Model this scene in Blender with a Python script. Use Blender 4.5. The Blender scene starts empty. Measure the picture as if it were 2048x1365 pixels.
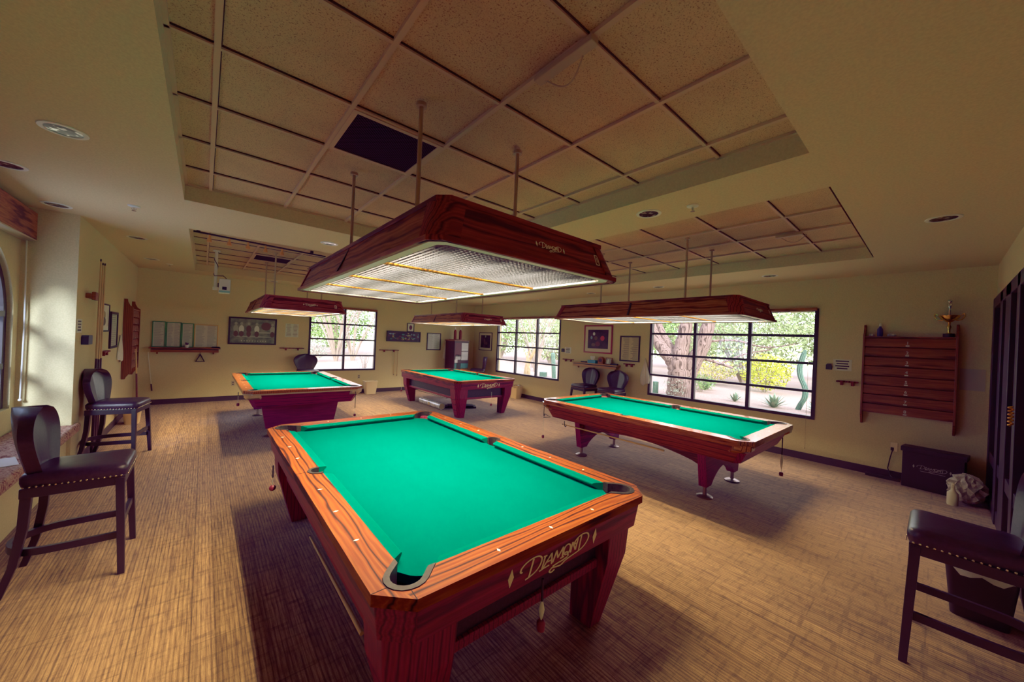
import bpy, bmesh, math, random
from math import pi, sin, cos, radians
from mathutils import Vector, Matrix, Euler
from mathutils.geometry import tessellate_polygon
random.seed(7)
COL = bpy.context.scene.collection
V = Vector

# ------------------------------------------------------------------ builder
class MB:
    def __init__(s):
        s.bm = bmesh.new(); s.mi = 0
    def _fin(s, fs):
        for f in fs: f.material_index = s.mi
    def poly(s, pts):
        f = s.bm.faces.new([s.bm.verts.new(p) for p in pts]); f.material_index = s.mi; return s
    def b(s, x0, x1, y0, y1, z0, z1, M=None):
        x0, x1 = min(x0, x1), max(x0, x1); y0, y1 = min(y0, y1), max(y0, y1); z0, z1 = min(z0, z1), max(z0, z1)
        P = [(x0,y0,z0),(x1,y0,z0),(x1,y1,z0),(x0,y1,z0),(x0,y0,z1),(x1,y0,z1),(x1,y1,z1),(x0,y1,z1)]
        return s.hexa(P, M)
    def hexa(s, P, M=None):
        v = [s.bm.verts.new(M @ V(p) if M else p) for p in P]
        s._fin([s.bm.faces.new([v[i] for i in q]) for q in ((3,2,1,0),(4,5,6,7),(0,1,5,4),(1,2,6,5),(2,3,7,6),(3,0,4,7))])
        return s
    def bar(s, p0, p1, w, h=None, w1=None, h1=None, up=(0,0,1)):
        p0, p1 = V(p0), V(p1); h = w if h is None else h; w1 = w if w1 is None else w1; h1 = h if h1 is None else h1
        d = (p1-p0).normalized(); u = V(up)
        if abs(d.dot(u)) > .99: u = V((0,1,0))
        a = d.cross(u).normalized(); c = a.cross(d)
        P = []
        for p, ww, hh in ((p0,w,h),(p1,w1,h1)):
            for i, j in ((-1,-1),(1,-1),(1,1),(-1,1)): P.append(p + a*(i*ww/2) + c*(j*hh/2))
        return s.hexa(P)
    def ring(s, rings, closed=True, caps=True, loop=False):
        R = [[s.bm.verts.new(p) for p in r] for r in rings]; fs = []
        n = len(R[0]); m = len(R)
        for i in range(m if loop else m-1):
            A, B = R[i], R[(i+1) % m]
            for j in range(n if closed else n-1):
                k = (j+1) % n; fs.append(s.bm.faces.new((A[j],A[k],B[k],B[j])))
        if caps and not loop and closed:
            fs.append(s.bm.faces.new(list(reversed(R[0])))); fs.append(s.bm.faces.new(R[-1]))
        s._fin(fs); return s
    def cyl(s, p0, p1, r0, r1=None, n=16, caps=True):
        return s.tube([p0, p1], [r0, r0 if r1 is None else r1], n, caps)
    def tube(s, pts, r, n=8, caps=True, loop=False):
        pts = [V(p) for p in pts]; m = len(pts)
        rr = r if isinstance(r, (list, tuple)) else [r]*m
        rings = []; ref = None
        for i, p in enumerate(pts):
            if loop: d = pts[(i+1) % m]-pts[i-1]
            else: d = pts[min(i+1, m-1)]-pts[max(i-1, 0)]
            d.normalize()
            if ref is None:
                ref = V((0,0,1)) if abs(d.z) < .9 else V((1,0,0))
            a = d.cross(ref).normalized(); ref = a.cross(d).normalized()
            rings.append([p + (a*cos(t)+ref*sin(t))*rr[i] for t in [2*pi*k/n for k in range(n)]])
        return s.ring(rings, caps=caps, loop=loop)
    def lathe(s, prof, n=24, c=(0,0,0), M=None, caps=True):
        rings = []
        for r, z in prof:
            ps = [V((r*cos(2*pi*k/n), r*sin(2*pi*k/n), z)) for k in range(n)]
            rings.append([(M @ p if M else p) + V(c) for p in ps])
        return s.ring(rings, caps=caps)
    def sph(s, c, r, sc=(1,1,1), n=12):
        prof = [(max(r*sin(pi*i/n), r*.02), -r*cos(pi*i/n)) for i in range(n+1)]
        return s.lathe(prof, n*2, c, Matrix.Diagonal((*sc, 1)).to_3x3())
    def prism(s, outer, h0, h1, F=None, holes=(), sx=1.0):
        """polygon in (u,v) extruded along w; F maps (u,v,w)->3d"""
        F = F or (lambda u, v, w: (u, v, w))
        loops = [outer]+list(holes); flat = [p for l in loops for p in l]
        tri = tessellate_polygon([[V((p[0], p[1], 0)) for p in l] for l in loops])
        a = [s.bm.verts.new(F(p[0], p[1], h0)) for p in flat]; c = [s.bm.verts.new(F(p[0], p[1], h1)) for p in flat]
        fs = []
        for t in tri:
            try:
                fs.append(s.bm.faces.new([a[i] for i in t])); fs.append(s.bm.faces.new([c[i] for i in reversed(t)]))
            except ValueError: pass
        o = 0
        for l in loops:
            n = len(l)
            for i in range(n):
                j = (i+1) % n; fs.append(s.bm.faces.new((a[o+i], a[o+j], c[o+j], c[o+i])))
            o += n
        s._fin(fs); return s
    def ribbon(s, pts, w, F, h0, h1):
        pts = [V(p) for p in pts]; n = len(pts); L = []; R = []
        ws = w if isinstance(w, (list, tuple)) else [w]*n
        for i in range(n):
            d = pts[min(i+1, n-1)]-pts[max(i-1, 0)]; d.normalize(); q = V((-d.y, d.x))
            L.append(pts[i]+q*ws[i]/2); R.append(pts[i]-q*ws[i]/2)
        for i in range(n-1):
            P = [L[i], R[i], R[i+1], L[i+1]]
            s.hexa([F(p.x, p.y, h0) for p in P]+[F(p.x, p.y, h1) for p in P])
        return s
    def build(s, name, mats, parent=None, smooth=0, bevel=0, seg=2, sub=0, loc=None):
        bmesh.ops.remove_doubles(s.bm, verts=s.bm.verts, dist=1e-6) if False else None
        bmesh.ops.recalc_face_normals(s.bm, faces=s.bm.faces)
        me = bpy.data.meshes.new(name); s.bm.to_mesh(me); s.bm.free()
        for m in (mats if isinstance(mats, (list, tuple)) else [mats]): me.materials.append(m)
        if smooth:
            me.polygons.foreach_set('use_smooth', [True]*len(me.polygons))
            me.set_sharp_from_angle(angle=radians(smooth))
        o = bpy.data.objects.new(name, me); COL.objects.link(o)
        if parent: o.parent = parent
        if loc: o.location = loc
        if bevel:
            m = o.modifiers.new('bevel', 'BEVEL'); m.width = bevel; m.segments = seg; m.limit_method = 'ANGLE'; m.angle_limit = radians(35)
        if sub:
            m = o.modifiers.new('sub', 'SUBSURF'); m.levels = sub; m.render_levels = sub
        return o

def tag(o, label, cat, group=None, kind=None):
    o['label'] = label; o['category'] = cat
    if group: o['group'] = group
    if kind: o['kind'] = kind
    return o
def thing(name, label, cat, loc=(0,0,0), rz=0, group=None):
    o = bpy.data.objects.new(name, None); COL.objects.link(o); o.empty_display_size = .1
    o.location = loc; o.rotation_euler = (0,0,rz)
    return tag(o, label, cat, group)
def struct(o): o['kind'] = 'structure'; return o
def dup(root, loc=None, rz=None, label=None):
    def cp(o, par):
        c = o.copy(); COL.objects.link(c); c.parent = par
        for ch in list(o.children): cp(ch, c)
        return c
    r = cp(root, None)
    if loc is not None: r.location = loc
    if rz is not None: r.rotation_euler = (0,0,rz)
    if label: r['label'] = label
    return r
def crom(pts, k=6):
    P = [V(p) for p in pts]; out = []
    for i in range(len(P)-1):
        a, b, c, d = P[max(i-1,0)], P[i], P[i+1], P[min(i+2, len(P)-1)]
        for j in range(k):
            t = j/k
            out.append(.5*((2*b)+(c-a)*t+(2*a-5*b+4*c-d)*t*t+(3*b-a-3*c+d)*t**3))
    return out+[P[-1]]

# ------------------------------------------------------------------ materials
def mat(name, col, rough=.5, metal=0, spec=.5, emit=None, es=1.0):
    m = bpy.data.materials.new(name); m.use_nodes = True; n = m.node_tree.nodes; p = n['Principled BSDF']
    p.inputs['Base Color'].default_value = (*col, 1); p.inputs['Roughness'].default_value = rough
    p.inputs['Metallic'].default_value = metal; p.inputs['Specular IOR Level'].default_value = spec
    if emit: p.inputs['Emission Color'].default_value = (*emit, 1); p.inputs['Emission Strength'].default_value = es
    return m
def nodes(m):
    nt = m.node_tree; return nt, nt.nodes, nt.links, nt.nodes['Principled BSDF']
def coord(nt, scale=(1,1,1), rot=(0,0,0), kind='Object'):
    tc = nt.nodes.new('ShaderNodeTexCoord'); mp = nt.nodes.new('ShaderNodeMapping')
    mp.inputs['Scale'].default_value = scale; mp.inputs['Rotation'].default_value = rot
    nt.links.new(tc.outputs[kind], mp.inputs[0]); return mp.outputs[0]
def ramp(nt, fac, stops):
    r = nt.nodes.new('ShaderNodeValToRGB'); e = r.color_ramp.elements
    while len(e) < len(stops): e.new(.5)
    for el, (p, c) in zip(e, stops): el.position = p; el.color = (*c, 1)
    nt.links.new(fac, r.inputs[0]); return r.outputs[0]
def noise(nt, co, scale=5, detail=4, rough=.5, dist=0):
    t = nt.nodes.new('ShaderNodeTexNoise'); t.inputs['Scale'].default_value = scale; t.inputs['Detail'].default_value = detail
    t.inputs['Roughness'].default_value = rough; t.inputs['Distortion'].default_value = dist
    nt.links.new(co, t.inputs['Vector']); return t.outputs['Fac']
def bump(nt, h, p, strength=.3, dist=.01):
    b = nt.nodes.new('ShaderNodeBump'); b.inputs['Strength'].default_value = strength; b.inputs['Distance'].default_value = dist
    nt.links.new(h, b.inputs['Height']); nt.links.new(b.outputs[0], p.inputs['Normal'])
def mixc(nt, a, b, fac, mode='MIX'):
    x = nt.nodes.new('ShaderNodeMix'); x.data_type = 'RGBA'; x.blend_type = mode
    for s, v in (('Factor_Float', fac), ('A_Color', a), ('B_Color', b)):
        i = [k for k in x.inputs if k.identifier == s][0]
        if hasattr(v, 'links'): nt.links.new(v, i)
        else: i.default_value = v if s == 'Factor_Float' else (*v, 1)
    return [k for k in x.outputs if k.identifier == 'Result_Color'][0]

def noisy(name, c1, c2, scale=40, rough=.7, bs=.2, detail=4, spec=.3, metal=0, bd=.004):
    m = mat(name, c1, rough, metal, spec); nt, n, l, p = nodes(m)
    f = noise(nt, coord(nt), scale, detail)
    l.new(ramp(nt, f, [(.35, c1), (.65, c2)]), p.inputs['Base Color'])
    if bs: bump(nt, f, p, bs, bd)
    return m
def wood(name, light, mid, dark, axis='y', rough=.3, scale=9, dist=5, spec=.5, coat=0):
    m = mat(name, mid, rough, 0, spec); nt, n, l, p = nodes(m)
    sc = {'x': (.12,1,1), 'y': (1,.12,1), 'z': (1,1,.12)}[axis]
    co = coord(nt, sc)
    w = n.new('ShaderNodeTexWave'); w.bands_direction = {'x':'Y','y':'X','z':'X'}[axis]
    w.inputs['Scale'].default_value = scale; w.inputs['Distortion'].default_value = dist; w.inputs['Detail'].default_value = 3
    w.inputs['Detail Scale'].default_value = 1.6
    l.new(co, w.inputs['Vector'])
    f2 = noise(nt, coord(nt, {'x': (1,30,30), 'y': (30,1,30), 'z': (30,30,1)}[axis]), 4, 3)
    c1 = ramp(nt, w.outputs['Fac'], [(.0, dark), (.16, mid), (.6, light), (1, mid)])
    c2 = ramp(nt, f2, [(.3, (.72,.68,.66)), (.7, (1.12,1.1,1.08))])
    l.new(mixc(nt, c1, c2, 1.0, 'MULTIPLY'), p.inputs['Base Color'])
    if coat: p.inputs['Coat Weight'].default_value = coat; p.inputs['Coat Roughness'].default_value = .12
    return m

M = {}
M['wall'] = noisy('wall_stucco', (.66,.56,.295), (.74,.63,.345), 90, .9, .35, 5, .1)
M['soffit'] = noisy('soffit_plaster', (.64,.50,.275), (.72,.57,.32), 80, .9, .3, 5, .1)
M['base'] = mat('baseboard_vinyl', (.035,.02,.03), .5)
M['tee'] = mat('ceiling_tee', (.60,.41,.23), .6)
M['teeshade'] = mat('tee_shade_strip', (.05,.035,.015), .9)  # dark strip along the tees, a shadow line painted in
M['frame'] = mat('window_frame', (.018,.010,.014), .45)
M['blk'] = mat('matte_black', (.012,.009,.013), .5)
M['white'] = mat('white_paint', (.78,.77,.72), .5)
M['paper'] = mat('paper', (.78,.77,.74), .8)
M['ink'] = mat('ink', (.06,.05,.07), .8)
M['grey'] = mat('grey_ink', (.32,.30,.33), .8)
M['footm'] = mat('bronze_foot', (.30,.20,.17), .35, .8)
M['chrome'] = mat('chrome', (.75,.75,.75), .12, 1)
M['reflector'] = mat('downlight_reflector', (.82,.82,.84), .08, 1)
M['alu'] = mat('aluminium', (.72,.66,.55), .35, 1)
M['brass'] = mat('brass', (.9,.40,.03), .35, .6)
M['gold'] = mat('trophy_gold', (.85,.55,.12), .18, 1)
M['cream'] = mat('cream_inlay', (.95,.84,.52), .5)
M['inlay'] = mat('pearl_inlay', (.9,.87,.75), .3)
M['red'] = mat('red_frame', (.33,.015,.03), .35)
M['greenf'] = mat('green_mat', (.015,.25,.07), .6)
M['goldf'] = mat('gold_frame', (.80,.45,.07), .45)
M['tanbin'] = mat('tan_plastic', (.66,.45,.22), .5)
M['leather'] = noisy('dark_leather', (.020,.009,.020), (.032,.015,.030), 60, .36, .12, 3, .45)
M['legwood'] = mat('espresso_wood', (.014,.007,.012), .38)
M['nail'] = mat('nailheads', (.75,.62,.42), .25, 1)
M['rubber'] = noisy('pocket_rubber', (.010,.008,.009), (.028,.022,.02), 50, .55, .1, 4, .25)
M['hole'] = mat('pocket_dark', (.004,.003,.004), .9)
M['panel'] = noisy('apron_black', (.014,.010,.022), (.03,.018,.035), 70, .5, 0, 3)
M['rail'] = wood('rail_zebrawood', (.32,.082,.007), (.22,.038,.003), (.022,.004,.0015), 'y', .45, 6, 7.5, .08, 0)
M['railx'] = wood('rail_zebrawood_x', (.32,.082,.007), (.22,.038,.003), (.022,.004,.0015), 'x', .45, 6, 7.5, .08, 0)
M['apron'] = wood('apron_rosewood', (0.3150,0.0210,0.0540), (0.2100,0.0105,0.0480), (0.0750,0.0045,0.0330), 'y', .45, 12, 4, .3)
M['apronx'] = wood('apron_rosewood_x', (0.3150,0.0210,0.0540), (0.2100,0.0105,0.0480), (0.0750,0.0045,0.0330), 'x', .45, 12, 4, .3)
M['legw'] = wood('leg_rosewood', (0.3300,0.0195,0.0570), (0.2250,0.0105,0.0510), (0.0825,0.0045,0.0360), 'z', .45, 10, 4, .3)
M['crown'] = wood('crown_rosewood', (0.3000,0.0375,0.0225), (0.2000,0.0175,0.0200), (0.0875,0.0063,0.0150), 'y', .4, 12, 4, .3)
M['crownx'] = wood('crown_rosewood_x', (0.3375,0.0125,0.0875), (0.2375,0.0075,0.0688), (0.1125,0.0037,0.0500), 'x', .45, 12, 4, .3)
M['crail'] = wood('crown_rail', (.50,.15,.028), (.36,.085,.015), (.10,.02,.006), 'y', .22, 12, 4, .5, .4)
M['lampw'] = wood('lamp_walnut', (.46,.17,.055), (.30,.095,.03), (.09,.022,.012), 'y', .5, 12, 4, .2)
M['lampwx'] = wood('lamp_walnut_x', (.36,.075,.035), (.23,.035,.024), (.07,.009,.012), 'x', .5, 12, 4, .2)
M['rackw'] = wood('rack_oak', (.34,.105,.024), (.24,.066,.015), (.10,.024,.006), 'x', .45, 14, 3)
M['racky'] = wood('rack_oak_y', (.34,.105,.024), (.24,.066,.015), (.10,.024,.006), 'y', .45, 14, 3)
M['shelfw'] = wood('shelf_pine', (.50,.24,.06), (.38,.16,.035), (.2,.07,.015), 'x', .45, 8, 2)
M['shelfy'] = wood('shelf_pine_y', (.56,.27,.06), (.44,.19,.035), (.22,.08,.015), 'y', .45, 8, 2)
M['cue'] = mat('maple_cue', (.66,.42,.16), .3)
M['cuebutt'] = mat('cue_butt', (.05,.02,.03), .3)
M['towel'] = noisy('towel_cloth', (.78,.73,.64), (.86,.82,.74), 60, .9, .3)
M['plastic'] = mat('white_plastic', (.80,.80,.78), .35)
M['louver'] = mat('louver_blades', (.055,.066,.088), .45, .15)
M['lampin'] = mat('lamp_reflector', (.85,.83,.78), .5)
M['blue'] = mat('blue_box', (.02,.32,.72), .5)
M['redchalk'] = mat('red_chalk', (.24,.012,.03), .4)
M['pic_dark'] = noisy('print_dark', (.01,.008,.02), (.06,.02,.05), 7, .35, 0)
M['matcream'] = mat('cream_mat', (.72,.64,.48), .7)
M['conduit'] = mat('conduit_paint', (.48,.36,.20), .6)
M['rod'] = mat('rod_paint', (.42,.30,.15), .45)
M['wrap'] = noisy('clear_wrap', (.45,.45,.5), (.85,.85,.88), 14, .15, .8, 4, .8)

# cloth
m = M['cloth'] = mat('green_cloth', (.0,.25,.16), 1.0, 0, .0); nt, n, l, p = nodes(m)
l.new(ramp(nt, noise(nt, coord(nt), 3, 3), [(.3, (.0,.104,.082)), (.7, (.0,.110,.087))]), p.inputs['Base Color'])
bump(nt, noise(nt, coord(nt), 900, 2), p, .08, .002)
M['cushion'] = mat('green_cushion', (.0,.128,.092), 1.0, 0, .0)
# carpet: planks with fine lengthwise lines
m = M['carpet'] = mat('carpet_planks', (.3,.2,.1), .97, 0, .02); nt, n, l, p = nodes(m)
wv = n.new('ShaderNodeTexWave'); wv.bands_direction = 'X'; wv.inputs['Scale'].default_value = 15; wv.inputs['Distortion'].default_value = .8; wv.inputs['Detail'].default_value = 2; wv.inputs['Detail Scale'].default_value = 3
l.new(coord(nt, (1,.12,1)), wv.inputs['Vector'])
lines = noise(nt, coord(nt, (1,.05,1)), 120, 3, .7)
lines2 = noise(nt, coord(nt, (1,.04,1)), 30, 2, .6)
fuzz = noise(nt, coord(nt), 260, 2, .7)
cross = noise(nt, coord(nt, (.2,1,1)), 34, 2, .6)
br = n.new('ShaderNodeTexBrick'); br.inputs['Scale'].default_value = 1; br.inputs['Brick Width'].default_value = 1.0; br.inputs['Row Height'].default_value = .25
br.inputs['Mortar Size'].default_value = .004; br.inputs['Color1'].default_value = (.82,.82,.82,1); br.inputs['Color2'].default_value = (1.1,1.1,1.1,1); br.inputs['Mortar'].default_value = (.6,.6,.6,1)
l.new(coord(nt, (1,1,1), (0,0,pi/2)), br.inputs['Vector'])
blk = n.new('ShaderNodeTexBrick'); blk.inputs['Scale'].default_value = 1; blk.inputs['Brick Width'].default_value = .34; blk.inputs['Row Height'].default_value = .11
blk.inputs['Mortar Size'].default_value = .014; blk.inputs['Color1'].default_value = (.86,.86,.88,1); blk.inputs['Color2'].default_value = (1.12,1.1,1.06,1); blk.inputs['Mortar'].default_value = (.62,.6,.62,1)
l.new(coord(nt, (1,1,1), (0,0,pi/2)), blk.inputs['Vector'])
A = ramp(nt, lines, [(.30, (.15,.078,.036)), (.5, (.335,.19,.074)), (.7, (.50,.30,.115))])
A = mixc(nt, A, ramp(nt, wv.outputs['Fac'], [(.0, (.42,.38,.42)), (.28, (.95,.95,.95)), (1, (1.08,1.08,1.08))]), .75, 'MULTIPLY')
A = mixc(nt, A, ramp(nt, lines2, [(.36, (.55,.5,.55)), (.46, (1.0,1.0,1.0))]), .55, 'MULTIPLY')
A = mixc(nt, A, ramp(nt, fuzz, [(.3, (.62,.6,.62)), (.7, (1.35,1.35,1.35))]), .7, 'MULTIPLY')
A = mixc(nt, A, ramp(nt, cross, [(.36, (.55,.55,.58)), (.48, (1.05,1.05,1.05))]), .5, 'MULTIPLY')
A = mixc(nt, A, br.outputs['Color'], .8, 'MULTIPLY')
big = noise(nt, coord(nt), .55, 2)
A2 = mixc(nt, A, blk.outputs['Color'], 1.0, 'MULTIPLY')
l.new(mixc(nt, A, A2, ramp(nt, big, [(.45, (0,0,0)), (.6, (.8,.8,.8))])), p.inputs['Base Color'])
bump(nt, fuzz, p, .3, .004)
p.inputs['Sheen Weight'].default_value = .3; p.inputs['Sheen Roughness'].default_value = .45; p.inputs['Sheen Tint'].default_value = (.85,.75,1,1)
# acoustic tile
m = M['tile'] = mat('acoustic_tile', (.5,.38,.22), .95, 0, .05); nt, n, l, p = nodes(m)
v = noise(nt, coord(nt), 150, 2, .6); b_ = noise(nt, coord(nt), 3, 2)
sp = ramp(nt, v, [(.33, (.26,.155,.07)), (.42, (.60,.43,.215)), (.7, (.67,.485,.25))])
l.new(mixc(nt, sp, ramp(nt, b_, [(.3, (.92,.92,.92)), (.7, (1.05,1.05,1.05))]), 1, 'MULTIPLY'), p.inputs['Base Color'])
bump(nt, v, p, .3, .004)
# perforated vent
m = M['vent'] = mat('vent_grille', (.02,.012,.02), .9, 0, .05); nt, n, l, p = nodes(m)
ck = n.new('ShaderNodeTexChecker'); ck.inputs['Scale'].default_value = 90; l.new(coord(nt), ck.inputs['Vector'])
ck.inputs['Color1'].default_value = (.05,.028,.045,1); ck.inputs['Color2'].default_value = (.003,.001,.004,1); l.new(ck.outputs[0], p.inputs['Base Color'])
# bench upholstery
m = M['uphol'] = mat('bench_fabric', (.4,.2,.16), .9, 0, .1); nt, n, l, p = nodes(m)
f = noise(nt, coord(nt), 16, 3, .6, 2.5)
l.new(ramp(nt, f, [(.36, (.10,.022,.022)), (.44, (.34,.11,.08)), (.54, (.60,.42,.33)), (.66, (.24,.07,.055))]), p.inputs['Base Color'])
# glass
def glass(name, tint, refl=.06):
    m = bpy.data.materials.new(name); m.use_nodes = True; nt = m.node_tree; n = nt.nodes; n.clear()
    o = n.new('ShaderNodeOutputMaterial'); t = n.new('ShaderNodeBsdfTransparent'); g = n.new('ShaderNodeBsdfGlossy'); x = n.new('ShaderNodeMixShader')
    t.inputs[0].default_value = (*tint, 1); g.inputs['Roughness'].default_value = .02; x.inputs[0].default_value = refl
    nt.links.new(t.outputs[0], x.inputs[1]); nt.links.new(g.outputs[0], x.inputs[2]); nt.links.new(x.outputs[0], o.inputs[0]); return m
M['glass'] = glass('clear_glass', (.97,.98,.98), .03)
M['glassblue'] = glass('tinted_glass', (.62,.70,.86), .08)
M['glassdark'] = glass('storefront_glass', (.05,.04,.06), .10)
M['clear'] = glass('display_acrylic', (.75,.75,.72), .2)
# outdoors
M['gravel'] = noisy('gravel', (0.2108,0.1457,0.1178), (0.2852,0.2170,0.1798), 30, .95, .4, 6, .05, bd=.02)
M['bark'] = wood('bark', (0.2108,0.1550,0.1488), (0.1488,0.1023,0.0992), (0.0372,0.0248,0.0279), 'z', .9, 6, 9, .1)
M['barkred'] = noisy('bark_reddish', (.30,.12,.06), (.45,.22,.12), 12, .9, .5)
M['twig'] = mat('twig', (.22,.17,.14), .9)
M['drywood'] = noisy('dry_wood', (0.2356,0.1612,0.0868), (0.3224,0.2356,0.1364), 10, .9, .4)
def leafm(name, c1, c2):
    m = mat(name, c1, .7, 0, .2); nt, n, l, p = nodes(m)
    oi = n.new('ShaderNodeNewGeometry'); l.new(ramp(nt, oi.outputs['Random Per Island'], [(0, c1), (1, c2)]), p.inputs['Base Color'])
    p.inputs['Subsurface Weight'].default_value = 0
    return m
M['lf_pale'] = leafm('leaves_pale', (0.116,0.169,0.057), (0.211,0.269,0.115))
M['lf_green'] = leafm('leaves_green', (0.062,0.134,0.030), (0.143,0.231,0.069))
M['lf_yellow'] = leafm('leaves_yellow', (0.239,0.279,0.006), (0.347,0.363,0.025))
M['lf_gold'] = leafm('leaves_gold', (0.269,0.226,0.031), (0.347,0.321,0.093))
M['lf_grey'] = leafm('leaves_grey', (0.143,0.164,0.124), (0.225,0.253,0.192))
M['agave'] = noisy('agave_leaf', (0.0992,0.1736,0.1240), (0.1860,0.2604,0.1736), 8, .5, 0)
M['cactus'] = noisy('cactus_skin', (0.0310,0.0806,0.0682), (0.0620,0.1240,0.0930), 20, .7, .3)

# ------------------------------------------------------------------ room
XL, XR, YN, YB, C, T = -1.08, 7.33, -.45, 10.72, 2.86, 2.995
mb = MB(); mb.b(-1.6, XR+.2, YN-.2, YB+.2, -.05, 0); struct(mb.build('floor', M['carpet']))
TR = [(-.18,2.67,.52,4.57), (3.31,6.03,.53,4.57), (-.18,2.67,5.86,10.0), (3.31,6.03,5.86,10.0)]
# soffit with four tray openings
mb = MB(); xs = [-1.6,-.18,2.67,3.31,6.03,XR+.2]; ys = [YN-.2,.52,4.57,5.86,10.0,YB+.2]
for i in range(5):
    for j in range(5):
        if i in (1,3) and j in (1,3): continue
        mb.poly([(xs[i],ys[j],C),(xs[i],ys[j+1],C),(xs[i+1],ys[j+1],C),(xs[i+1],ys[j],C)])
for x0,x1,y0,y1 in TR:
    mb.poly([(x0,y0,C),(x0,y1,C),(x0,y1,T+.02),(x0,y0,T+.02)]); mb.poly([(x1,y1,C),(x1,y0,C),(x1,y0,T+.02),(x1,y1,T+.02)])
    mb.poly([(x0,y1,C),(x1,y1,C),(x1,y1,T+.02),(x0,y1,T+.02)]); mb.poly([(x1,y0,C),(x0,y0,C),(x0,y0,T+.02),(x1,y0,T+.02)])
mb.mi = 1
mb.poly([(-1.8,YN-.4,T+.02),(XR+.4,YN-.4,T+.02),(XR+.4,YB+.4,T+.02),(-1.8,YB+.4,T+.02)])
struct(mb.build('ceiling', [M['soffit'], M['tile']]))
k = 0
for x0,x1,y0,y1 in TR:
    mb = MB(); mb.mi = 0
    gx = [g*.61+.004 for g in range(-5,15) if x0+.05 < g*.61 < x1-.03]; gy = [g*.61+.405 for g in range(-2,20) if y0+.05 < g*.61+.405 < y1-.03]
    for g in gx:
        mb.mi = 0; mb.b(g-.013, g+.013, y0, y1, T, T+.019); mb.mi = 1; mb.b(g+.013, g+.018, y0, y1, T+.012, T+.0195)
    for g in gy:
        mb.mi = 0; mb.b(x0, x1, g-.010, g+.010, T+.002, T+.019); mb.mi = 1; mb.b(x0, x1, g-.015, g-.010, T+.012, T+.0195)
    mb.mi = 0
    mb.b(x0, x0+.02, y0, y1, T+.002, T+.019); mb.b(x1-.02, x1, y0, y1, T+.002, T+.019); mb.b(x0, x1, y0, y0+.02, T+.002, T+.019); mb.b(x0, x1, y1-.02, y1, T+.002, T+.019)
    k += 1; struct(mb.build('trim_%d' % k, [M['tee'], M['teeshade']]))
def wall_holes(name, plane, a0, a1, z0, z1, holes, th, m):
    """plane: ('x',X,dir) wall at X, thickness outward dir; holes list of (a0,a1,z0,z1)"""
    ax, P, d = plane
    if ax == 'x': F = lambda u, v, w: (P+w*d, u, v)
    else: F = lambda u, v, w: (u, P+w*d, v)
    mb = MB(); mb.prism([(a0,z0),(a1,z0),(a1,z1),(a0,z1)], 0, th, F, [h if len(h) > 4 else [(h[0],h[2]),(h[1],h[2]),(h[1],h[3]),(h[0],h[3])] for h in holes])
    return struct(mb.build(name, m))
WR1, WR2, WBK = (1.22,4.03,.65,2.40), (6.60,9.37,.65,2.40), (2.10,3.87,.65,2.40)
wall_holes('wall_right', ('x',XR,1), YN-.2, YB+.2, 0, C+.2, [WR1, WR2], .16, M['wall'])
wall_holes('wall_back', ('y',YB,1), -1.6, XR+.16, 0, C+.2, [WBK], .16, M['wall'])
# left wall, with a deep alcove holding an arched window
AY0, AY1, AX = 3.0, 6.17, -1.47
mb = MB(); mb.prism([(XL,AY1),(XL,YB+.2),(XL-.15,YB+.2),(XL-.15,AY1+.14),(AX-.1,AY1+.14),(AX-.1,AY1)], 0, C+.2); mb.prism([(XL,AY0),(XL,YN-.2),(XL-.15,YN-.2),(XL-.15,AY0-.14),(AX-.1,AY0-.14),(AX-.1,AY0)], 0, C+.2)
mb.b(AX, XL-.03, AY0, AY1, 0, .44)
struct(mb.build('wall_left', M['wall']))
AC, AR, AZ = 5.33, .72, 1.72
arch = [(AC-AR,.78),(AC+AR,.78)]+[(AC+AR*cos(t), AZ+AR*sin(t)) for t in [pi*i/24 for i in range(25)]]
wall_holes('wall_alcove', ('x',AX,-1), AY0-.1, AY1+.1, 0, C+.2, [arch], .14, M['wall'])
# near wall with storefront opening
wall_holes('wall_near', ('y',YN,-1), -1.6, XR+.16, 0, C+.2, [(3.9,7.26,.0,2.44)], .16, M['wall'])
# baseboards
mb = MB(); mb.b(XR-.012, XR, YN, YB, 0, .11); struct(mb.build('baseboard_right', M['base']))
mb = MB(); mb.b(XL, XR-.012, YB-.012, YB, 0, .11); struct(mb.build('baseboard_back', M['base']))
mb = MB(); mb.b(XL, XL+.012, AY1, YB-.012, 0, .11); struct(mb.build('baseboard_left', M['base']))

def window(name, plane, hole, nv, rows):
    ax, P = plane; a0,a1,z0,z1 = hole
    e = thing(name, '', 'window'); del e['label']; del e['category']; e['kind'] = 'structure'
    def bx(mb, u0,u1,v0,v1,w0,w1):
        if ax == 'x': mb.b(P+w0, P+w1, u0,u1, v0,v1)
        else: mb.b(u0,u1, P+w0, P+w1, v0,v1)
    mb = MB(); f = .05
    bx(mb,a0,a0+f,z0,z1,-.01,.07); bx(mb,a1-f,a1,z0,z1,-.01,.07); bx(mb,a0+f,a1-f,z0,z0+f,-.01,.07); bx(mb,a0+f,a1-f,z1-.045,z1,-.01,.07)
    for i in range(1,nv):
        u = a0+(a1-a0)*i/nv; bx(mb,u-.028,u+.028,z0+f,z1-.045,0,.065)
    for r in rows:
        for i in range(nv):
            u0 = a0+(a1-a0)*i/nv+(.028 if i else f); u1 = a0+(a1-a0)*(i+1)/nv-(.028 if i < nv-1 else f)
            bx(mb,u0,u1,r-.021,r+.021,.005,.06)
    mb.build('window_frame', M['frame'], e)
    mb = MB(); bx(mb,a0+.02,a1-.02,z0+.02,z1-.02,.030,.034); mb.build('window_pane', M['glass'], e)
    return e
window('window_1', ('x',XR), WR1, 3, (1.09,1.53,1.97))
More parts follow.
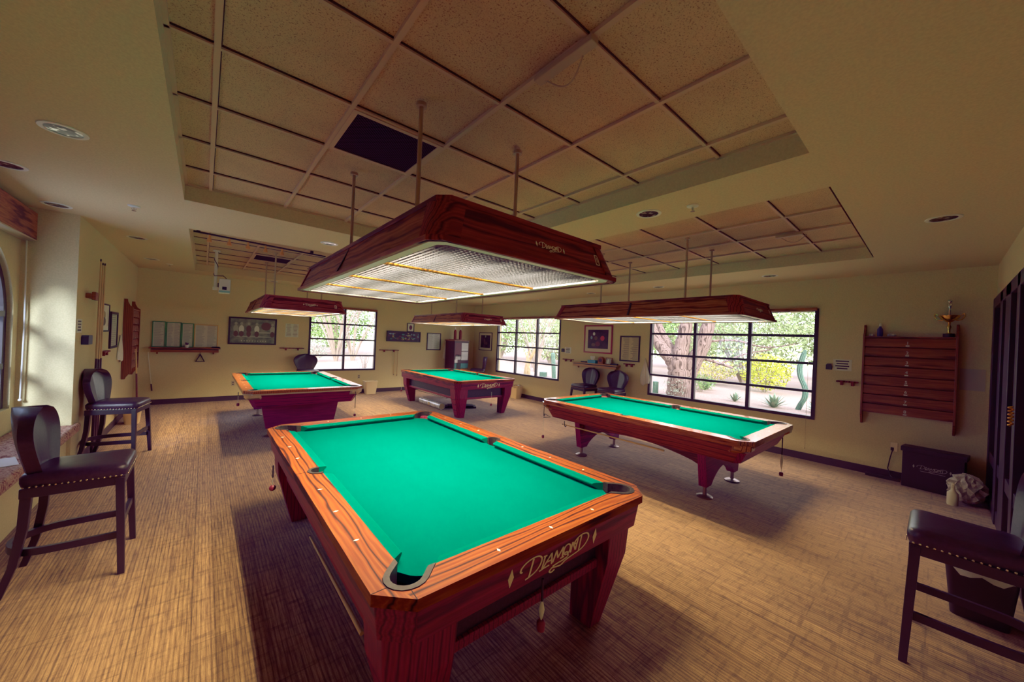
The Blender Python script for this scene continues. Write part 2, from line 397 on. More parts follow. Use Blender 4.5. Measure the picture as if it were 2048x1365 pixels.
window('window_2', ('x',XR), WR2, 3, (1.07,1.51,1.94))
window('window_3', ('y',YB), WBK, 2, (1.07,1.515,1.94))
# arched window
e = thing('window_4', '', 'window'); del e['label']; del e['category']; e['kind'] = 'structure'
def archp(r, zb): return [(AC-r,zb),(AC+r,zb)]+[(AC+r*cos(t), AZ+r*sin(t)) for t in [pi*i/24 for i in range(25)]]
FX = lambda u, v, w: (AX-.04-w, u, v)
mb = MB(); mb.prism(archp(AR-.002,.782), 0, .07, FX, [archp(AR-.075,.855)])
for z in (1.21, 1.73): mb.b(AX-.105, AX-.03, AC-AR+.07, AC+AR-.07, z-.028, z+.028)
for u in (-.36, 0, .36): mb.b(AX-.10, AX-.045, AC+u-.022, AC+u+.022, .85, AZ+math.sqrt(max((AR-.075)**2-u*u,0)))
mb.build('window_frame', M['frame'], e)
mb = MB(); mb.prism(archp(AR-.03,.81), .03, .034, FX); mb.build('window_pane', M['glassblue'], e)
# storefront door on the near wall
e = thing('door_1', '', 'door'); del e['label']; del e['category']; e['kind'] = 'structure'
mb = MB(); y0, y1 = YN-.10, YN+.03
for x0, x1 in ((7.12,7.26),(6.28,6.48),(5.62,5.98),(5.05,5.2),(3.9,4.05)): mb.b(x0,x1,y0,y1,0,2.44)
mb.b(4.05,7.12,y0,y1,2.32,2.44); mb.b(4.05,7.12,y0+.02,y1-.01,.50,.62); mb.b(4.05,7.12,y0+.02,y1-.01,0,.14)
mb.build('door_frame', M['frame'], e, bevel=.004)
mb = MB(); mb.b(3.95,7.2,YN-.055,YN-.05,.1,2.4); mb.build('door_pane', M['glassdark'], e)
mb = MB(); mb.tube([(4.96+.012*cos(t), YN+.055+.012*sin(t), 1.17+.0045*t) for t in [i*.6 for i in range(60)]], .006, 6); mb.build('door_handle', M['brass'], e, 40)
mb = MB(); mb.b(2.5,8.6,YN-2.2,YN-2.1,0,2.9); mb.b(8.5,8.6,YN-2.1,YN-.17,0,2.9); mb.b(2.5,2.6,YN-2.1,YN-.17,0,2.9); mb.b(2.5,8.6,YN-2.2,YN-.17,2.86,2.9); mb.b(2.5,8.6,YN-2.2,YN-.2,-.06,-.01)
struct(mb.build('wall_corridor', M['wall']))

# ------------------------------------------------------------------ logo
LOGO = [([(.35,1.3),(.12,1.5),(.2,2.0),(.75,2.55),(1.6,2.78),(2.35,2.62),(2.75,2.0),(2.6,1.1),(2.05,.4),(1.3,.05)],1),
 ([(1.62,2.6),(1.28,.05)],0), ([(.85,-.05),(1.3,.06)],0), ([(3.2,2.12),(2.95,.3)],0), ([(2.98,2.15),(3.45,2.08)],0), ([(2.62,.12),(3.2,.25),(3.95,.3)],0),
 ([(3.1,.35),(4.1,2.12)],0), ([(4.1,2.12),(4.28,.3)],0), ([(3.5,1.0),(4.2,1.0)],0),
 ([(4.42,.42),(4.78,2.12)],0), ([(4.78,2.12),(5.12,.8)],0), ([(5.12,.8),(5.75,2.2)],0), ([(5.75,2.2),(5.8,.5)],0), ([(5.5,.45),(6.05,.47)],0),
 ([(6.4+.5*cos(t), 1.42+.82*sin(t)) for t in [2*pi*i/12 for i in range(13)]],1), ([(6.15,.95),(6.42,1.02),(6.62,.6),(6.7,.15)],1),
 ([(7.02,.55),(7.15,2.2)],0), ([(7.15,2.2),(7.78,.6)],0), ([(7.78,.6),(7.98,2.35)],0),
 ([(7.75,1.75),(7.55,1.65),(7.5,2.0),(7.95,2.52),(8.7,2.78),(9.5,2.5),(9.78,1.7),(9.45,.85),(8.85,.3),(8.2,.08),(7.2,-.1),(6.3,-.35),(5.7,-.72),(5.0,-.58),(4.45,-.42),(4.12,-.8),(4.4,-1.12),(4.85,-.92)],1),
 ([(8.5,2.62),(8.35,.15)],0), ([(4.5,-.22),(5.2,-.10),(5.9,-.06),(6.6,.1)],1)]
def logo(name, F, s, m, parent, th=.0015, w=.2, ends=True, underline=False):
    """F(u,v,w): text space in metres, centred; s: metres per unit"""
    mb = MB(); f = lambda u, v, q: F((u-5)*s, (v-1.3)*s*.66, q)
    for pts, cv in LOGO: mb.ribbon(crom(pts, 5) if cv else pts, w, f, 0, th)
    if ends:
        for cx in (-1.0, 10.9): mb.prism([(cx-.33,1.3),(cx,-.03),(cx+.33,1.3),(cx,2.63)], 0, th, f)
    if underline: mb.prism([(1.2,-1.55),(9.3,-1.55),(9.3,-1.3),(1.2,-1.3)], 0, th, f)
    return mb.build(name, m, parent)
def text(name, body, F, size, m, parent, th=.001):
    cu = bpy.data.curves.new(name, 'FONT'); cu.body = body; cu.size = size; cu.align_x = 'CENTER'; cu.align_y = 'CENTER'
    t = bpy.data.objects.new(name, cu); COL.objects.link(t); dg = bpy.context.evaluated_depsgraph_get(); dg.update()
    me = bpy.data.meshes.new_from_object(t.evaluated_get(dg)); bpy.data.objects.remove(t)
    for v in me.vertices: v.co = F(v.co.x, v.co.y, th)
    me.name = name; me.materials.clear(); me.materials.append(m)
    o = bpy.data.objects.new(name, me); COL.objects.link(o)
    if parent: o.parent = parent
    return o

# ------------------------------------------------------------------ pool tables
HA, HB = .83, 1.435          # outer half width / half length
XI, YI = .69, 1.295          # inner wood edge
BZ, RZ = .752, .80
def upath(cx, cy, sx, sy, hw, n=9):
    """corner pocket U (from the x-edge to the y-edge) for corner (sx,sy)"""
    s2 = math.sqrt(.5); dx, dy = sx*s2, sy*s2; c = V((cx*sx, cy*sy)) + V((dx, dy))*.004
    px, py = dx, -dy      # perpendicular
    pts = [V((cx*sx, cy*sy - sy*hw*math.sqrt(2)))]
    for i in range(n+1):
        t = -pi/2+pi*i/n
        pts.append(c + V((dx, dy))*(hw*cos(t)) + V((px, py))*(-hw*sin(t)))
    pts.append(V((cx*sx - sx*hw*math.sqrt(2), cy*sy)))
    return [(p.x, p.y) for p in pts]
def spath(sx, hw, n=9):
    c = XI+.012; pts = [(XI*sx, -hw)]+[((c+hw*cos(t))*sx, hw*sin(t)) for t in [-pi/2+pi*i/n for i in range(n+1)]]+[(XI*sx, hw)]
    return pts
def inner_loop(hc, hs):
    L = []
    L += upath(XI, YI, 1, -1, hc)[::-1]        # bottom right : from y edge to x edge
    L += spath(1, hs)
    L += upath(XI, YI, 1, 1, hc)
    L += upath(XI, YI, -1, 1, hc)[::-1]
    L += spath(-1, hs)[::-1]
    L += upath(XI, YI, -1, -1, hc)
    return L
def outer_loop(a, b, c): return [(a,-b+c),(a,b-c),(a-c,b),(-a+c,b),(-a,b-c),(-a,-b+c),(-a+c,-b),(a-c,-b)]
def table_top(e, railm, railxm, liner=True):
    # rails: split the ring into long-grain and cross-grain pieces by material on face position
    mb = MB(); inn = inner_loop(.085, .066)
    out = outer_loop(HA, HB, .115)
    mb.prism(out, .757, RZ, None, [inn]); mb.bm.faces.ensure_lookup_table()
    for f in mb.bm.faces:
        c = f.calc_center_median(); f.material_index = 1 if abs(c.y) > YI-.01 and abs(c.x) < HA-.10 else 0
    # split joints lines
    mb.mi = 2
    for sx in (-1,1):
        for sy in (-1,1):
            mb.bar((sx*.765,sy*1.318,RZ+.0004),(sx*HA,sy*(HB-.115),RZ+.0004),.003,.0012)
            mb.bar((sx*.712,sy*1.372,RZ+.0004),(sx*(HA-.115),sy*HB,RZ+.0004),.003,.0012)
        mb.bar((sx*.77,0,RZ+.0004),(sx*HA,0,RZ+.0004),.003,.0012)
    # sights
    mb.mi = 3
    sp = []
    for sx in (-1,1):
        for j in (-3,-2,-1,1,2,3): sp.append((sx*.765, j*.318, 0))
    for sy in (-1,1):
        for i in (-1,0,1): sp.append((i*.318, sy*1.37, 1))
    for x, y, r in sp:
        a, b = (.013,.007) if r == 0 else (.007,.013)
        mb.prism([(x-a,y),(x,y-b),(x+a,y),(x,y+b)], RZ+.0002, RZ+.0012)
    mb.build('rail', [railm, railxm, M['hole'], M['inlay']], e, 30, .006, 3)
    # bed
    mb = MB(); bx, by = XI+.004, YI+.004
    bed = []
    for sx, sy, fl in ((1,-1,1),(1,1,0),(-1,1,1),(-1,-1,0)):
        pp = [(sx*bx, sy*(by-.135)), (sx*(bx-.045), sy*(by-.062)), (sx*(bx-.062), sy*(by-.045)), (sx*(bx-.135), sy*by)]
        if fl: pp = pp[::-1]
        bed += pp
        if (sx, sy) == (1,-1): bed += [(bx,-.062),(bx-.02,-.05),(bx-.028,0),(bx-.02,.05),(bx,.062)]
        if (sx, sy) == (-1,1): bed += [(-bx,.062),(-bx+.02,.05),(-bx+.028,0),(-bx+.02,-.05),(-bx,-.062)]
    mb.prism(bed, .715, BZ); mb.build('bed_cloth', M['cloth'], e)
    # cushions
    def cushion(p0, p1, n, e0, e1):
        p0, p1, n = V((*p0,0)), V((*p1,0)), V((*n,0)); d = (p1-p0).normalized()
        prof = [(0,.799),(.046,.7925),(.053,.788),(.053,.781),(.022,.7525),(0,.7525)]
        R = []
        for q, s, ex in ((p0,1,e0),(p1,-1,e1)):
            R.append([q + n*w + d*(s*ex*w) + V((0,0,z)) for w, z in prof])
        mb = MB(); mb.ring(R); return mb.build('cushion', M['cushion'], e)
    cc = .12; sd = .066
    for sx in (-1,1):
        cushion((sx*XI, sd), (sx*XI, YI-cc), (-sx,0), .32, .85); cushion((sx*XI, -sd), (sx*XI, -YI+cc), (-sx,0), .32, .85)
    for sy in (-1,1): cushion((-XI+cc, sy*YI), (XI-cc, sy*YI), (0,-sy), .85, .85)
    # pockets
    for sx in (-1,1):
        for sy in (-1,1):
            A_, B_ = upath(XI, YI, sx, sy, .0835), upath(XI, YI, sx, sy, .060)
            mb = MB(); mb.prism(A_+B_[::-1], .70, RZ+.0035)
            mb.mi = 1; cx, cy = sx*(XI-.005), sy*(YI-.005); mb.cyl((cx,cy,.68),(cx,cy,.70),.07,.07,20)
            mb.build('corner_pocket', [M['rubber'], M['hole']], e, 30)
        A_, B_ = spath(sx, .0645), spath(sx, .046)
        mb = MB(); mb.prism(A_+B_[::-1], .70, RZ+.0035)
        mb.mi = 1; mb.cyl((sx*(XI+.005),0,.68),(sx*(XI+.005),0,.70),.055,.055,20)
        mb.build('side_pocket', [M['rubber'], M['hole']], e, 30)
def octo(mb, a0, b0, c0, z0, a1, b1, c1, z1):
    A_, B_ = outer_loop(a0,b0,c0), outer_loop(a1,b1,c1); C_ = outer_loop(a1-.05,b1-.05,c1); D_ = outer_loop(a0-.05,b0-.05,c0)
    mb.ring([[(x,y,z) for x,y in L] for L,z in ((A_,z0),(B_,z1),(C_,z1),(D_,z0+.02))], caps=False)
    mb.ring([[(x,y,z) for x,y in L] for L,z in ((A_,z0),(D_,z0+.02))])
def split_mat(mb, lim):
    for f in mb.bm.faces:
        c = f.calc_center_median(); f.material_index = 1 if abs(c.y) > lim else 0

def diamond_table(label, loc):
    e = thing('pool_table', label, 'pool table', loc, 0, 'pool tables')
    table_top(e, M['rail'], M['railx'])
    mb = MB(); octo(mb, .795,1.40,.10,.615, .815,1.42,.11,.757); split_mat(mb, 1.36)
    mb.build('apron', [M['apron'], M['apronx']], e, 0, .004)
    mb = MB(); mb.b(-.68,.68,-1.27,1.27,.43,.615); mb.build('ball_box_panel', M['panel'], e)
    mb = MB()
    for s in (-1,1):
        mb.b(s*.66, s*.70, -1.12,1.12,.385,.43); mb.b(-.5,.5, s*1.25, s*1.29, .385,.43)
    mb.build('lower_rail', M['apron'], e, 0, .004)
    for sx in (-1,1):
        for sy in (-1,1):
            # leg: octagonal-ish, outer corner clipped, tapering down
            def sec(x0,x1,y0,y1,c,z): return [(sx*x0,sy*y0,z),(sx*x1,sy*y0,z),(sx*x1,sy*(y1-c),z),(sx*(x1-c),sy*y1,z),(sx*x0,sy*y1,z)]
            mb = MB(); mb.ring([sec(.50,.775,1.09,1.365,.075,.615), sec(.505,.762,1.095,1.352,.07,.43), sec(.50,.645,1.10,1.255,.045,.0)])
            mb.build('leg', M['legw'], e, 0, .004)
    logo('maker_logo', lambda u,v,w: (u+.008, -1.4112-w-(v)*.14, .686+v), .0479, M['cream'], e)
    return e

def crown_table(label, loc, metal=True):
    e = thing('pool_table', label, 'pool table', loc, 0, 'pool tables')
    table_top(e, M['crail'], M['crail'])
    mb = MB(); octo(mb, .70,1.30,.05,.54, .80,1.41,.06,.757); split_mat(mb, 1.30)
    mb.build('cabinet_hull', [M['crown'], M['crownx']], e, 0, .006)
    mb = MB()
    A_, B_ = outer_loop(.826,1.431,.10), outer_loop(.80,1.405,.09)
    mb.prism(A_, .735,.757, None, [B_]); mb.build('edge_trim', M['alu'] if metal else M['crail'], e, 30, .003)
    for sx in (-1,1):
        for sy in (-1,1):
            mb = MB()
            P0 = [(sx*.80,sy*1.27),(sx*.80,sy*1.33),(sx*.74,sy*1.405),(sx*.63,sy*1.405)]
            R = [[(x*f+sx*o, y*f+sy*o, z) for x,y in P0]+[(x*f-sx*.02, y*f-sy*.02, z) for x,y in P0[::-1]] for f,o,z in ((.968,.004,.665),(1.0,.012,.70),(1.004,.014,.757))]
            mb.ring(R); mb.build('corner_casting', M['alu'] if metal else M['crail'], e, 40)
    # long arched beams between the pedestals
    def archpoly(w0, w1, zt, ze, zm, n=14):
        return [(w0,zt),(w0,ze)]+[(w0+(w1-w0)*i/n, ze+(zm-ze)*sin(pi*i/n)**.7) for i in range(1,n)]+[(w1,ze),(w1,zt)]
    for s in (-1,1):
        mb = MB(); mb.prism(archpoly(-.87,.87,.55,.34,.475), s*.43, s*.47, lambda u,v,w: (w,u,v)); mb.build('stretcher', M['crown'], e, 0, .003)
    for s in (-1,1):
        n = 14; P = [(-.57,.55),(-.49,.13),(-.36,.13)]+[(-.36+.72*i/n, .13+(.03 if metal else .17)*sin(pi*i/n)**.8) for i in range(1,n)]+[(.36,.13),(.49,.13),(.57,.55)]
        mb = MB(); mb.prism(P, s*.84, s*.93, lambda u,v,w: (u,w,v)); mb.build('pedestal', M['crownx'], e, 0, .004)
        for sx in (-1,1):
            mb = MB(); mb.lathe([(.082,0),(.086,.012),(.06,.026),(.022,.034),(.02,.05),(.02,.14)], 24, (sx*.425, s*.885, 0)); mb.build('leveler_foot', M['footm'], e, 40)
    return e

T1 = diamond_table('pool table nearest the camera with broad zebra-grain rails and a large cream logo', (1.29,2.54,0))
T4 = dup(T1, (4.78,7.75,0), 0, 'four-legged pool table by the far corner, plastic roll lying beneath it')
T2 = crown_table('pool table beside the widest window, on arched pedestals with disc feet', (4.83,2.56,0), False)
T3 = crown_table('pool table with pale metal corners showing its wine-red end panel, near the menu boards', (1.28,7.73,0))

# ------------------------------------------------------------------ table lamps
def lamp(label, loc, num):
    e = thing('billiard_lamp', label, 'hanging lamp', loc, 0, 'hanging lamps over the pool tables')
    a0,b0,a1,b1,h = .61,1.285,.535,1.21,.205       # origin at the bottom rim
    c0,c1 = .05,.045
    # shade: outer skin, inner skin
    mb = MB()
    def lp(a,b,c,z): return [(x,y,z) for x,y in outer_loop(a,b,c)]
    mb.ring([lp(a0-.02,b0-.02,c0,.0), lp(a0,b0,c0,.0), lp(a1,b1,c1,h), lp(a1-.02,b1-.02,c1,h), lp(a0-.04,b0-.04,c0,.02)], caps=False, loop=True)
    split_mat(mb, 1.15); mb.build('shade', [M['lampw'], M['lampwx']], e)
    # mouldings and corner posts
    mb = MB()
    for t, w, q in ((.0,.02,.010),(.90,.024,.008)):
        a, b, c = a0+(a1-a0)*t, b0+(b1-b0)*t, c0+(c1-c0)*t
        A_, B_ = outer_loop(a+q,b+q,c), outer_loop(a-.01,b-.01,c)
        mb.prism(A_, h*t-(.004 if t == 0 else 0), h*t+w, None, [B_])
    split_mat(mb, 1.16); mb.build('moulding', [M['lampw'], M['lampwx']], e, 0, .003)
    for sx in (-1,1):
        for sy in (-1,1):
            mb = MB(); R = []
            for t in (0,1):
                a, b = a0+(a1-a0)*t+.009, b0+(b1-b0)*t+.009; r = .085
                ps = [(a-.12,b)] + [(a-r+r*sin(x), b-r+r*cos(x)) for x in [pi/2*i/8 for i in range(9)]] + [(a,b-.12)]
                ps += [(a-.012,b-.12)]+[(a-r+(r-.012)*sin(x), b-r+(r-.012)*cos(x)) for x in [pi/2*(8-i)/8 for i in range(9)]]+[(a-.12,b-.012)]
                R.append([(sx*x,sy*y,h*t*1.02-.004*(1-t)) for x,y in ps])
            mb.ring(R); mb.build('corner_post', M['lampwx'], e, 40)
    for sx in (-1,1):
        mb = MB(); mb.hexa([(sx*(a0+.001),-.012,.016),(sx*(a0+.009),-.012,.016),(sx*(a0+.009),.012,.016),(sx*(a0+.001),.012,.016),(sx*(a1+.001),-.012,h-.02),(sx*(a1+.009),-.012,h-.02),(sx*(a1+.009),.012,h-.02),(sx*(a1+.001),.012,h-.02)])
        mb.build('seam_strip', M['blk'], e)
    # housing above the louver
    mb = MB(); mb.b(-.53,.53,-1.2,1.2,h-.012,h-.006); mb.build('top_cover', M['lampin'], e)
    mb = MB(); f0, f1 = outer_loop(a0-.022,b0-.022,.045), outer_loop(a0-.07,b0-.07,.03)
    mb.prism(f0, .004,.014, None, [f1]); mb.build('louver_rim', M['plastic'], e)
    # egg-crate louver, real blades
    mb = MB(); X, Y = a0-.07, b0-.07; st = .026; z0, z1 = .014, .030
    nx = int(X*2/st); ny = int(Y*2/st)
    for i in range(nx+1):
        x = -X+2*X*i/nx; mb.poly([(x,-Y,z0),(x,Y,z0),(x,Y,z1),(x,-Y,z1)])
    for j in range(ny+1):
        y = -Y+2*Y*j/ny; mb.poly([(-X,y,z0),(X,y,z0),(X,y,z1),(-X,y,z1)])
    o = mb.build('louver', M['louver'], e)
    for y in (-Y/2, 0, Y/2):
        mb = MB(); mb.b(-X,X,y-.018,y+.018,.006,.013)
        for i in range(60):
            x = -X+2*X*(i+.5)/60; mb.b(x-.006,x+.006,y-.011,y+.011,.003,.006)
        mb.build('cross_bar', M['brass'], e)
    # fluorescent tubes
    for x in (-.42,-.14,.14,.42):
        mb = MB(); mb.cyl((x,-1.12,h-.04),(x,1.12,h-.04),.013,.013,10); mb.build('tube', M['tubeglow'], e)
    for x in (-.36,.36):
        for y in (-.6,.6):
            mb = MB(); mb.cyl((x,y,h-.012),(x,y,T-.001-loc[2]),.0125,.0125,12); mb.lathe([(.03,T-.022-loc[2]),(.03,T-.002-loc[2])],16,(x,y,0)); mb.build('hanging_rod', M['rod'], e, 40)
    sl = (b0-b1)/h
    fr = lambda u,v,w: (u, -(b0+.0005-sl*(.105+v))-w, .105+v)
    logo('maker_logo', lambda u,v,w: fr(u+.06,v-.003,w), .0165, M['cream'], e)
    nf = lambda u,v,w: fr(u+.44,v,w)
    mb = MB(); ro = [(-.016,-.03),(.016,-.03),(.016,.03),(-.016,.03)]; ri = [(-.012,-.026),(.012,-.026),(.012,.026),(-.012,.026)]
    mb.prism(ro, 0, .002, nf, [ri]); o = mb.build('number_plate', M['cream'], e)
    text('numeral', num, nf, .045, M['cream'], o, .002)
    return e
tg = M['tubeglow'] = mat('tube_glow', (1,1,1), .5, emit=(1.0,.86,.66), es=0.0)
def lamp_lights(loc, pw):
    for x in (-.42,-.14,.14,.42):
        L = bpy.data.lights.new('table_light', 'AREA'); L.shape = 'RECTANGLE'; L.size = .05; L.size_y = 2.2; L.energy = pw/2; L.color = (1.0,.75,.52)
        o = bpy.data.objects.new('table_light', L); COL.objects.link(o); o.location = (loc[0]+x, loc[1], loc[2]+.145)
LAMPS = [((1.25,2.52,2.055),'1','big hanging lamp over the nearest table, seen from underneath, marked 1'),
         ((4.69,2.56,2.05),'4','hanging lamp over the table beside the widest window'),
         ((1.24,7.85,2.02),'2','hanging lamp in front of the back window near the projector'),
         ((4.74,7.75,2.035),'3','small-looking hanging lamp near the far room corner')]
LPOW = 175
for lc, nm, lb in LAMPS:
    lamp(lb, lc, nm); lamp_lights(lc, LPOW)

# ------------------------------------------------------------------ bar stools (facing +y)
def make_stool(label, loc, rz):
    e = thing('bar_stool', label, 'bar stool', loc, rz, 'dark leather bar stools')
    hw, hd, st = .235, .235, .735
    # seat
    mb = MB(); R = []
    for z, q in ((st-.085,.006),(st-.06,.0),(st-.03,.0),(st-.012,.012),(st-.002,.05),(st+.004,.14)):
        ps = []
        for cx, cy, t0 in ((1,1,0),(-1,1,pi/2),(-1,-1,pi),(1,-1,1.5*pi)):
            r = .05
            wx = hw if cy > 0 else hw-.03
            for i in range(5):
                t = t0+pi/2*i/4; k = 1-q/hw
                ps.append(((cx*(wx-r)+r*cos(t))*k, (cy*(hd-r)+r*sin(t))*k, z))
        R.append(ps)
    mb.ring(R); nmb = mb
    mb = MB(); mb.b(-hw+.012,hw-.012,-hd+.015,hd-.01,st-.145,st-.085); mb.build('seat_frame', M['legwood'], e, 0, .004)
    mb = nmb; mb.mi = 1; z = st-.078
    for i in range(17):
        for s in (-1,1):
            y = -hd+.03+i*.0258; mb.sph((s*(hw-.03*max(0,(-y/hd))*.5+.001),y,z),.0058,(.6,1,1),4)
        mb.sph((-hw+.025+i*.0262,hd+.001,z),.0058,(1,.6,1),4)
    mb.build('seat', [M['leather'], M['nail']], e, 50)
    # legs
    for s in (-1,1):
        mb = MB(); mb.bar((s*(hw-.03),hd-.035,st-.10),(s*(hw+.03),hd-.006,0),.044,.044,.034,.034,(0,1,0)); mb.build('leg', M['legwood'], e, 0, .003)
        mb = MB()
        pts = [(s*(hw-.05),-hd+.04,st-.10),(s*(hw-.045),-hd+.03,.40),(s*(hw-.035),-hd-.0,.18),(s*(hw-.025),-hd-.05,0)]
        R = []
        for i,(x,y,zz) in enumerate(pts):
            w = .023-.002*i; R.append([(x-w,y-w,zz),(x+w,y-w,zz),(x+w,y+w,zz),(x-w,y+w,zz)])
        mb.ring(R); mb.build('leg', M['legwood'], e, 0, .003)
    # footrest loop and front bar
    mb = MB(); zf = .245; pts = [(hw-.03,hd-.03)]+[(hw-.03-.0*i, hd-.03-.1*i) for i in range(1,3)]
    pts += [((hw-.035)*cos(t), -hd+.14+(.20)*sin(t)) for t in [-pi*i/12 for i in range(13)]]
    pts += [(-hw+.03,hd-.23),(-hw+.03,hd-.13),(-hw+.03,hd-.03)]
    R = []
    for i,(x,y) in enumerate(pts):
        a = pts[min(i+1,len(pts)-1)]; b = pts[max(i-1,0)]; d = V((a[0]-b[0],a[1]-b[1])).normalized(); q = V((-d.y,d.x))*.011
        R.append([(x-q.x,y-q.y,zf-.022),(x+q.x,y+q.y,zf-.022),(x+q.x,y+q.y,zf+.022),(x-q.x,y-q.y,zf+.022)])
    mb.ring(R); mb.build('footrest', M['legwood'], e, 30)
    mb = MB(); mb.b(-hw+.03,hw-.03,hd-.035,hd-.012,.30,.345); mb.build('front_stretcher', M['legwood'], e, 0, .003)
    # backrest: winged, vertical channels
    mb = MB(); nu, nv = 24, 14; F_, B_ = [], []
    for j in range(nv+1):
        v = j/nv; zz = st-.07+v*.455
        w = .155+.112*math.sin(min(v/.66,1)*pi/2)**1.5
        if v > .60: w *= math.sqrt(max(1-((v-.60)/.404)**2.3, .02))
        rf, rb = [], []
        for i in range(nu+1):
            u = -1+2*i/nu
            x = u*w; y = -hd+.035-.085*v + .075*(abs(u)**2.2)*(.45+.55*v)
            ch = .006*abs(sin(u*pi*1.5))
            rf.append((x,y+.026+ch,zz)); rb.append((x*1.02,y-.028,zz))
        F_.append(rf+rb[::-1])
    mb.ring(F_); mb.build('backrest', M['leather'], e, 55)
    return e
S0 = make_stool('leather bar stool nearest the camera, by the cushioned window bench', (-.60,3.79,0), -pi/2)
dup(S0, (-.775,6.60,0), -pi/2-.19, 'leather bar stool standing in front of the cue rack')
dup(S0, (3.275,-.15,0), .0, 'bar stool cropped by the photo edge, with a dark bin behind its legs')
dup(S0, (6.93,5.42,0), pi/2-.12, 'bar stool under the tissue box shelf, farther from the hanging towel')
dup(S0, (6.93,4.66,0), pi/2-.05, 'bar stool nearest the white towel beside the wide window')
dup(S0, (2.02,10.32,0), pi, 'bar stool standing in front of the back window')
dup(S0, (6.85,9.72,0), .95, 'bar stool seen edge-on beside the bulletin cabinet')

# ------------------------------------------------------------------ bench
mb = MB(); mb.b(AX+.005, XL+.05, AY0+.02, AY1-.006, .445, .545); mb.b(XL+.004, XL+.049, AY1-.05, AY1+.14, .446, .544)
tag(mb.build('bench_cushion', M['uphol'], None, 40, .03, 4), 'long red patterned seat cushion on the window bench', 'cushion')
mb = MB(); mb.b(-.10,.10,-.14,.14,0,.004); o = mb.build('paper_sheet', M['paper']); o.location = (-1.2,4.72,.547); o.rotation_euler = (0,0,.3)
tag(o, 'loose white paper lying on the bench cushion', 'paper')
e = thing('roller_blind', 'dark wooden blind box with a white cord above the arched window', 'blind', (AX+.002,4.6,2.5))
mb = MB(); mb.b(0,.10,AY0+.01-4.6,AY1-.006-4.6,.02,.30); mb.mi = 1; mb.b(0,.102,AY0+.01-4.6,AY1-.006-4.6,.005,.02); mb.build('valance', [M['lampw'], M['alu']], e, 0, .004)
mb = MB(); mb.tube([(.045,1.52,0),(.05,1.53,-.9),(.045,1.52,-1.64)],.006,6); mb.sph((.045,1.52,-1.65),.014); mb.build('pull_cord', M['plastic'], e, 40)

# ------------------------------------------------------------------ ceiling fittings
def downlight(label, x, y):
    e = thing('downlight', label, 'downlight', (x,y,C), 0, 'recessed ceiling downlights')
    mb = MB(); n = 28
    mb.ring([[(r*cos(2*pi*k/n), r*sin(2*pi*k/n), z) for k in range(n)] for r, z in ((.078,-.001),(.082,-.007),(.104,-.006),(.107,-.001))], caps=False)
    mb.build('trim_ring', M['plastic'], e, 40)
    mb = MB(); mb.lathe([(.081,-.004),(.074,-.0035),(.03,-.0025),(.004,-.002)], 28, caps=False); mb.build('reflector', M['dlr'], e, 40)
    return e
m = M['dlr'] = mat('reflector_painted_glints', (.5,.5,.5), .15, 1); nt, n, l, p = nodes(m)
f = noise(nt, coord(nt, (1,1,1)), 22, 1); l.new(ramp(nt, f, [(.50, (.012,.012,.016)), (.57, (.10,.10,.11)), (.62, (.85,.88,.92))]), p.inputs['Base Color'])  # bright reflections and dark interior painted into the base colour
DL = [(-.70,3.53,'downlight nearest the top left, above the near bar stool'),(-1.19,4.64,'downlight cropped at the photo edge above the bench'),(-1.18,5.83,'downlight above the bench end beside the plastered column'),
 (-.73,7.07,'downlight above the tall cue rack'),(-.75,9.1,'downlight above the wooden score cabinet by the back corner'),(1.22,5.23,'downlight on the soffit behind the big lamp'),
 (2.96,1.69,'downlight on the soffit strip between the two near ceiling trays'),(4.66,0,'downlight nearest the storefront wall'),(6.62,1.71,'downlight above the wide window, nearest the trophy'),
 (6.72,3.56,'downlight above the wide window near its far end'),(6.75,5.2,'small bright downlight between the two windows'),(1.22,10.35,'downlight close to the back wall beside a hanging rod')]
for x, y, lb in DL: downlight(lb, x, y)
def sprinkler(label, x, y):
    e = thing('sprinkler_head', label, 'sprinkler', (x,y,C), 0, 'ceiling sprinkler heads')
    mb = MB(); mb.lathe([(.012,-.014),(.045,-.008),(.048,-.001)], 20); mb.build('escutcheon', M['plastic'], e, 40)
    mb = MB(); mb.cyl((0,0,-.035),(0,0,-.008),.007); mb.tube([(-.012,0,-.012),(-.016,0,-.03),(0,0,-.045),(.016,0,-.03),(.012,0,-.012)],.003,6); mb.lathe([(.018,-.048),(.018,-.045)],12); mb.build('deflector', M['chrome'], e, 40)
for x,y,lb in ((-.57,5.22,'sprinkler head on the soffit above the leather stools'),(3.03,1.34,'sprinkler head beside the downlight between the near trays'),(-.54,9.5,'sprinkler head near the projector'),(7.0,7.2,'sprinkler head above the mid right window')): sprinkler(lb,x,y)
def vent(label, x0, x1, y0, y1, dark=True):
    e = thing('ceiling_vent', label, 'vent', ((x0+x1)/2,(y0+y1)/2,T-.004), 0, 'ceiling air vents'); w, d = (x1-x0)/2, (y1-y0)/2
    mb = MB(); mb.prism([(-w,-d),(w,-d),(w,d),(-w,d)], 0, .02, None, [[(-w+.03,-d+.03),(w-.03,-d+.03),(w-.03,d-.03),(-w+.03,d-.03)]]); mb.build('vent_frame', M['tee'], e)
    mb = MB(); mb.b(-w+.03,w-.03,-d+.03,d-.03,.006,.018); mb.build('grille', M['vent'], e)
vent('big dark perforated vent above the nearest lamp', .614+.01,1.224-.01,2.235+.01,2.845-.01)
vent('dark vent in the tray with the track lights', .614+.01,1.224-.01,7.725+.01,8.335-.01)
vent('dark vent in the far end of the tray over the window-side table', 3.664+.01,4.274-.01,3.455+.01,4.065-.01)
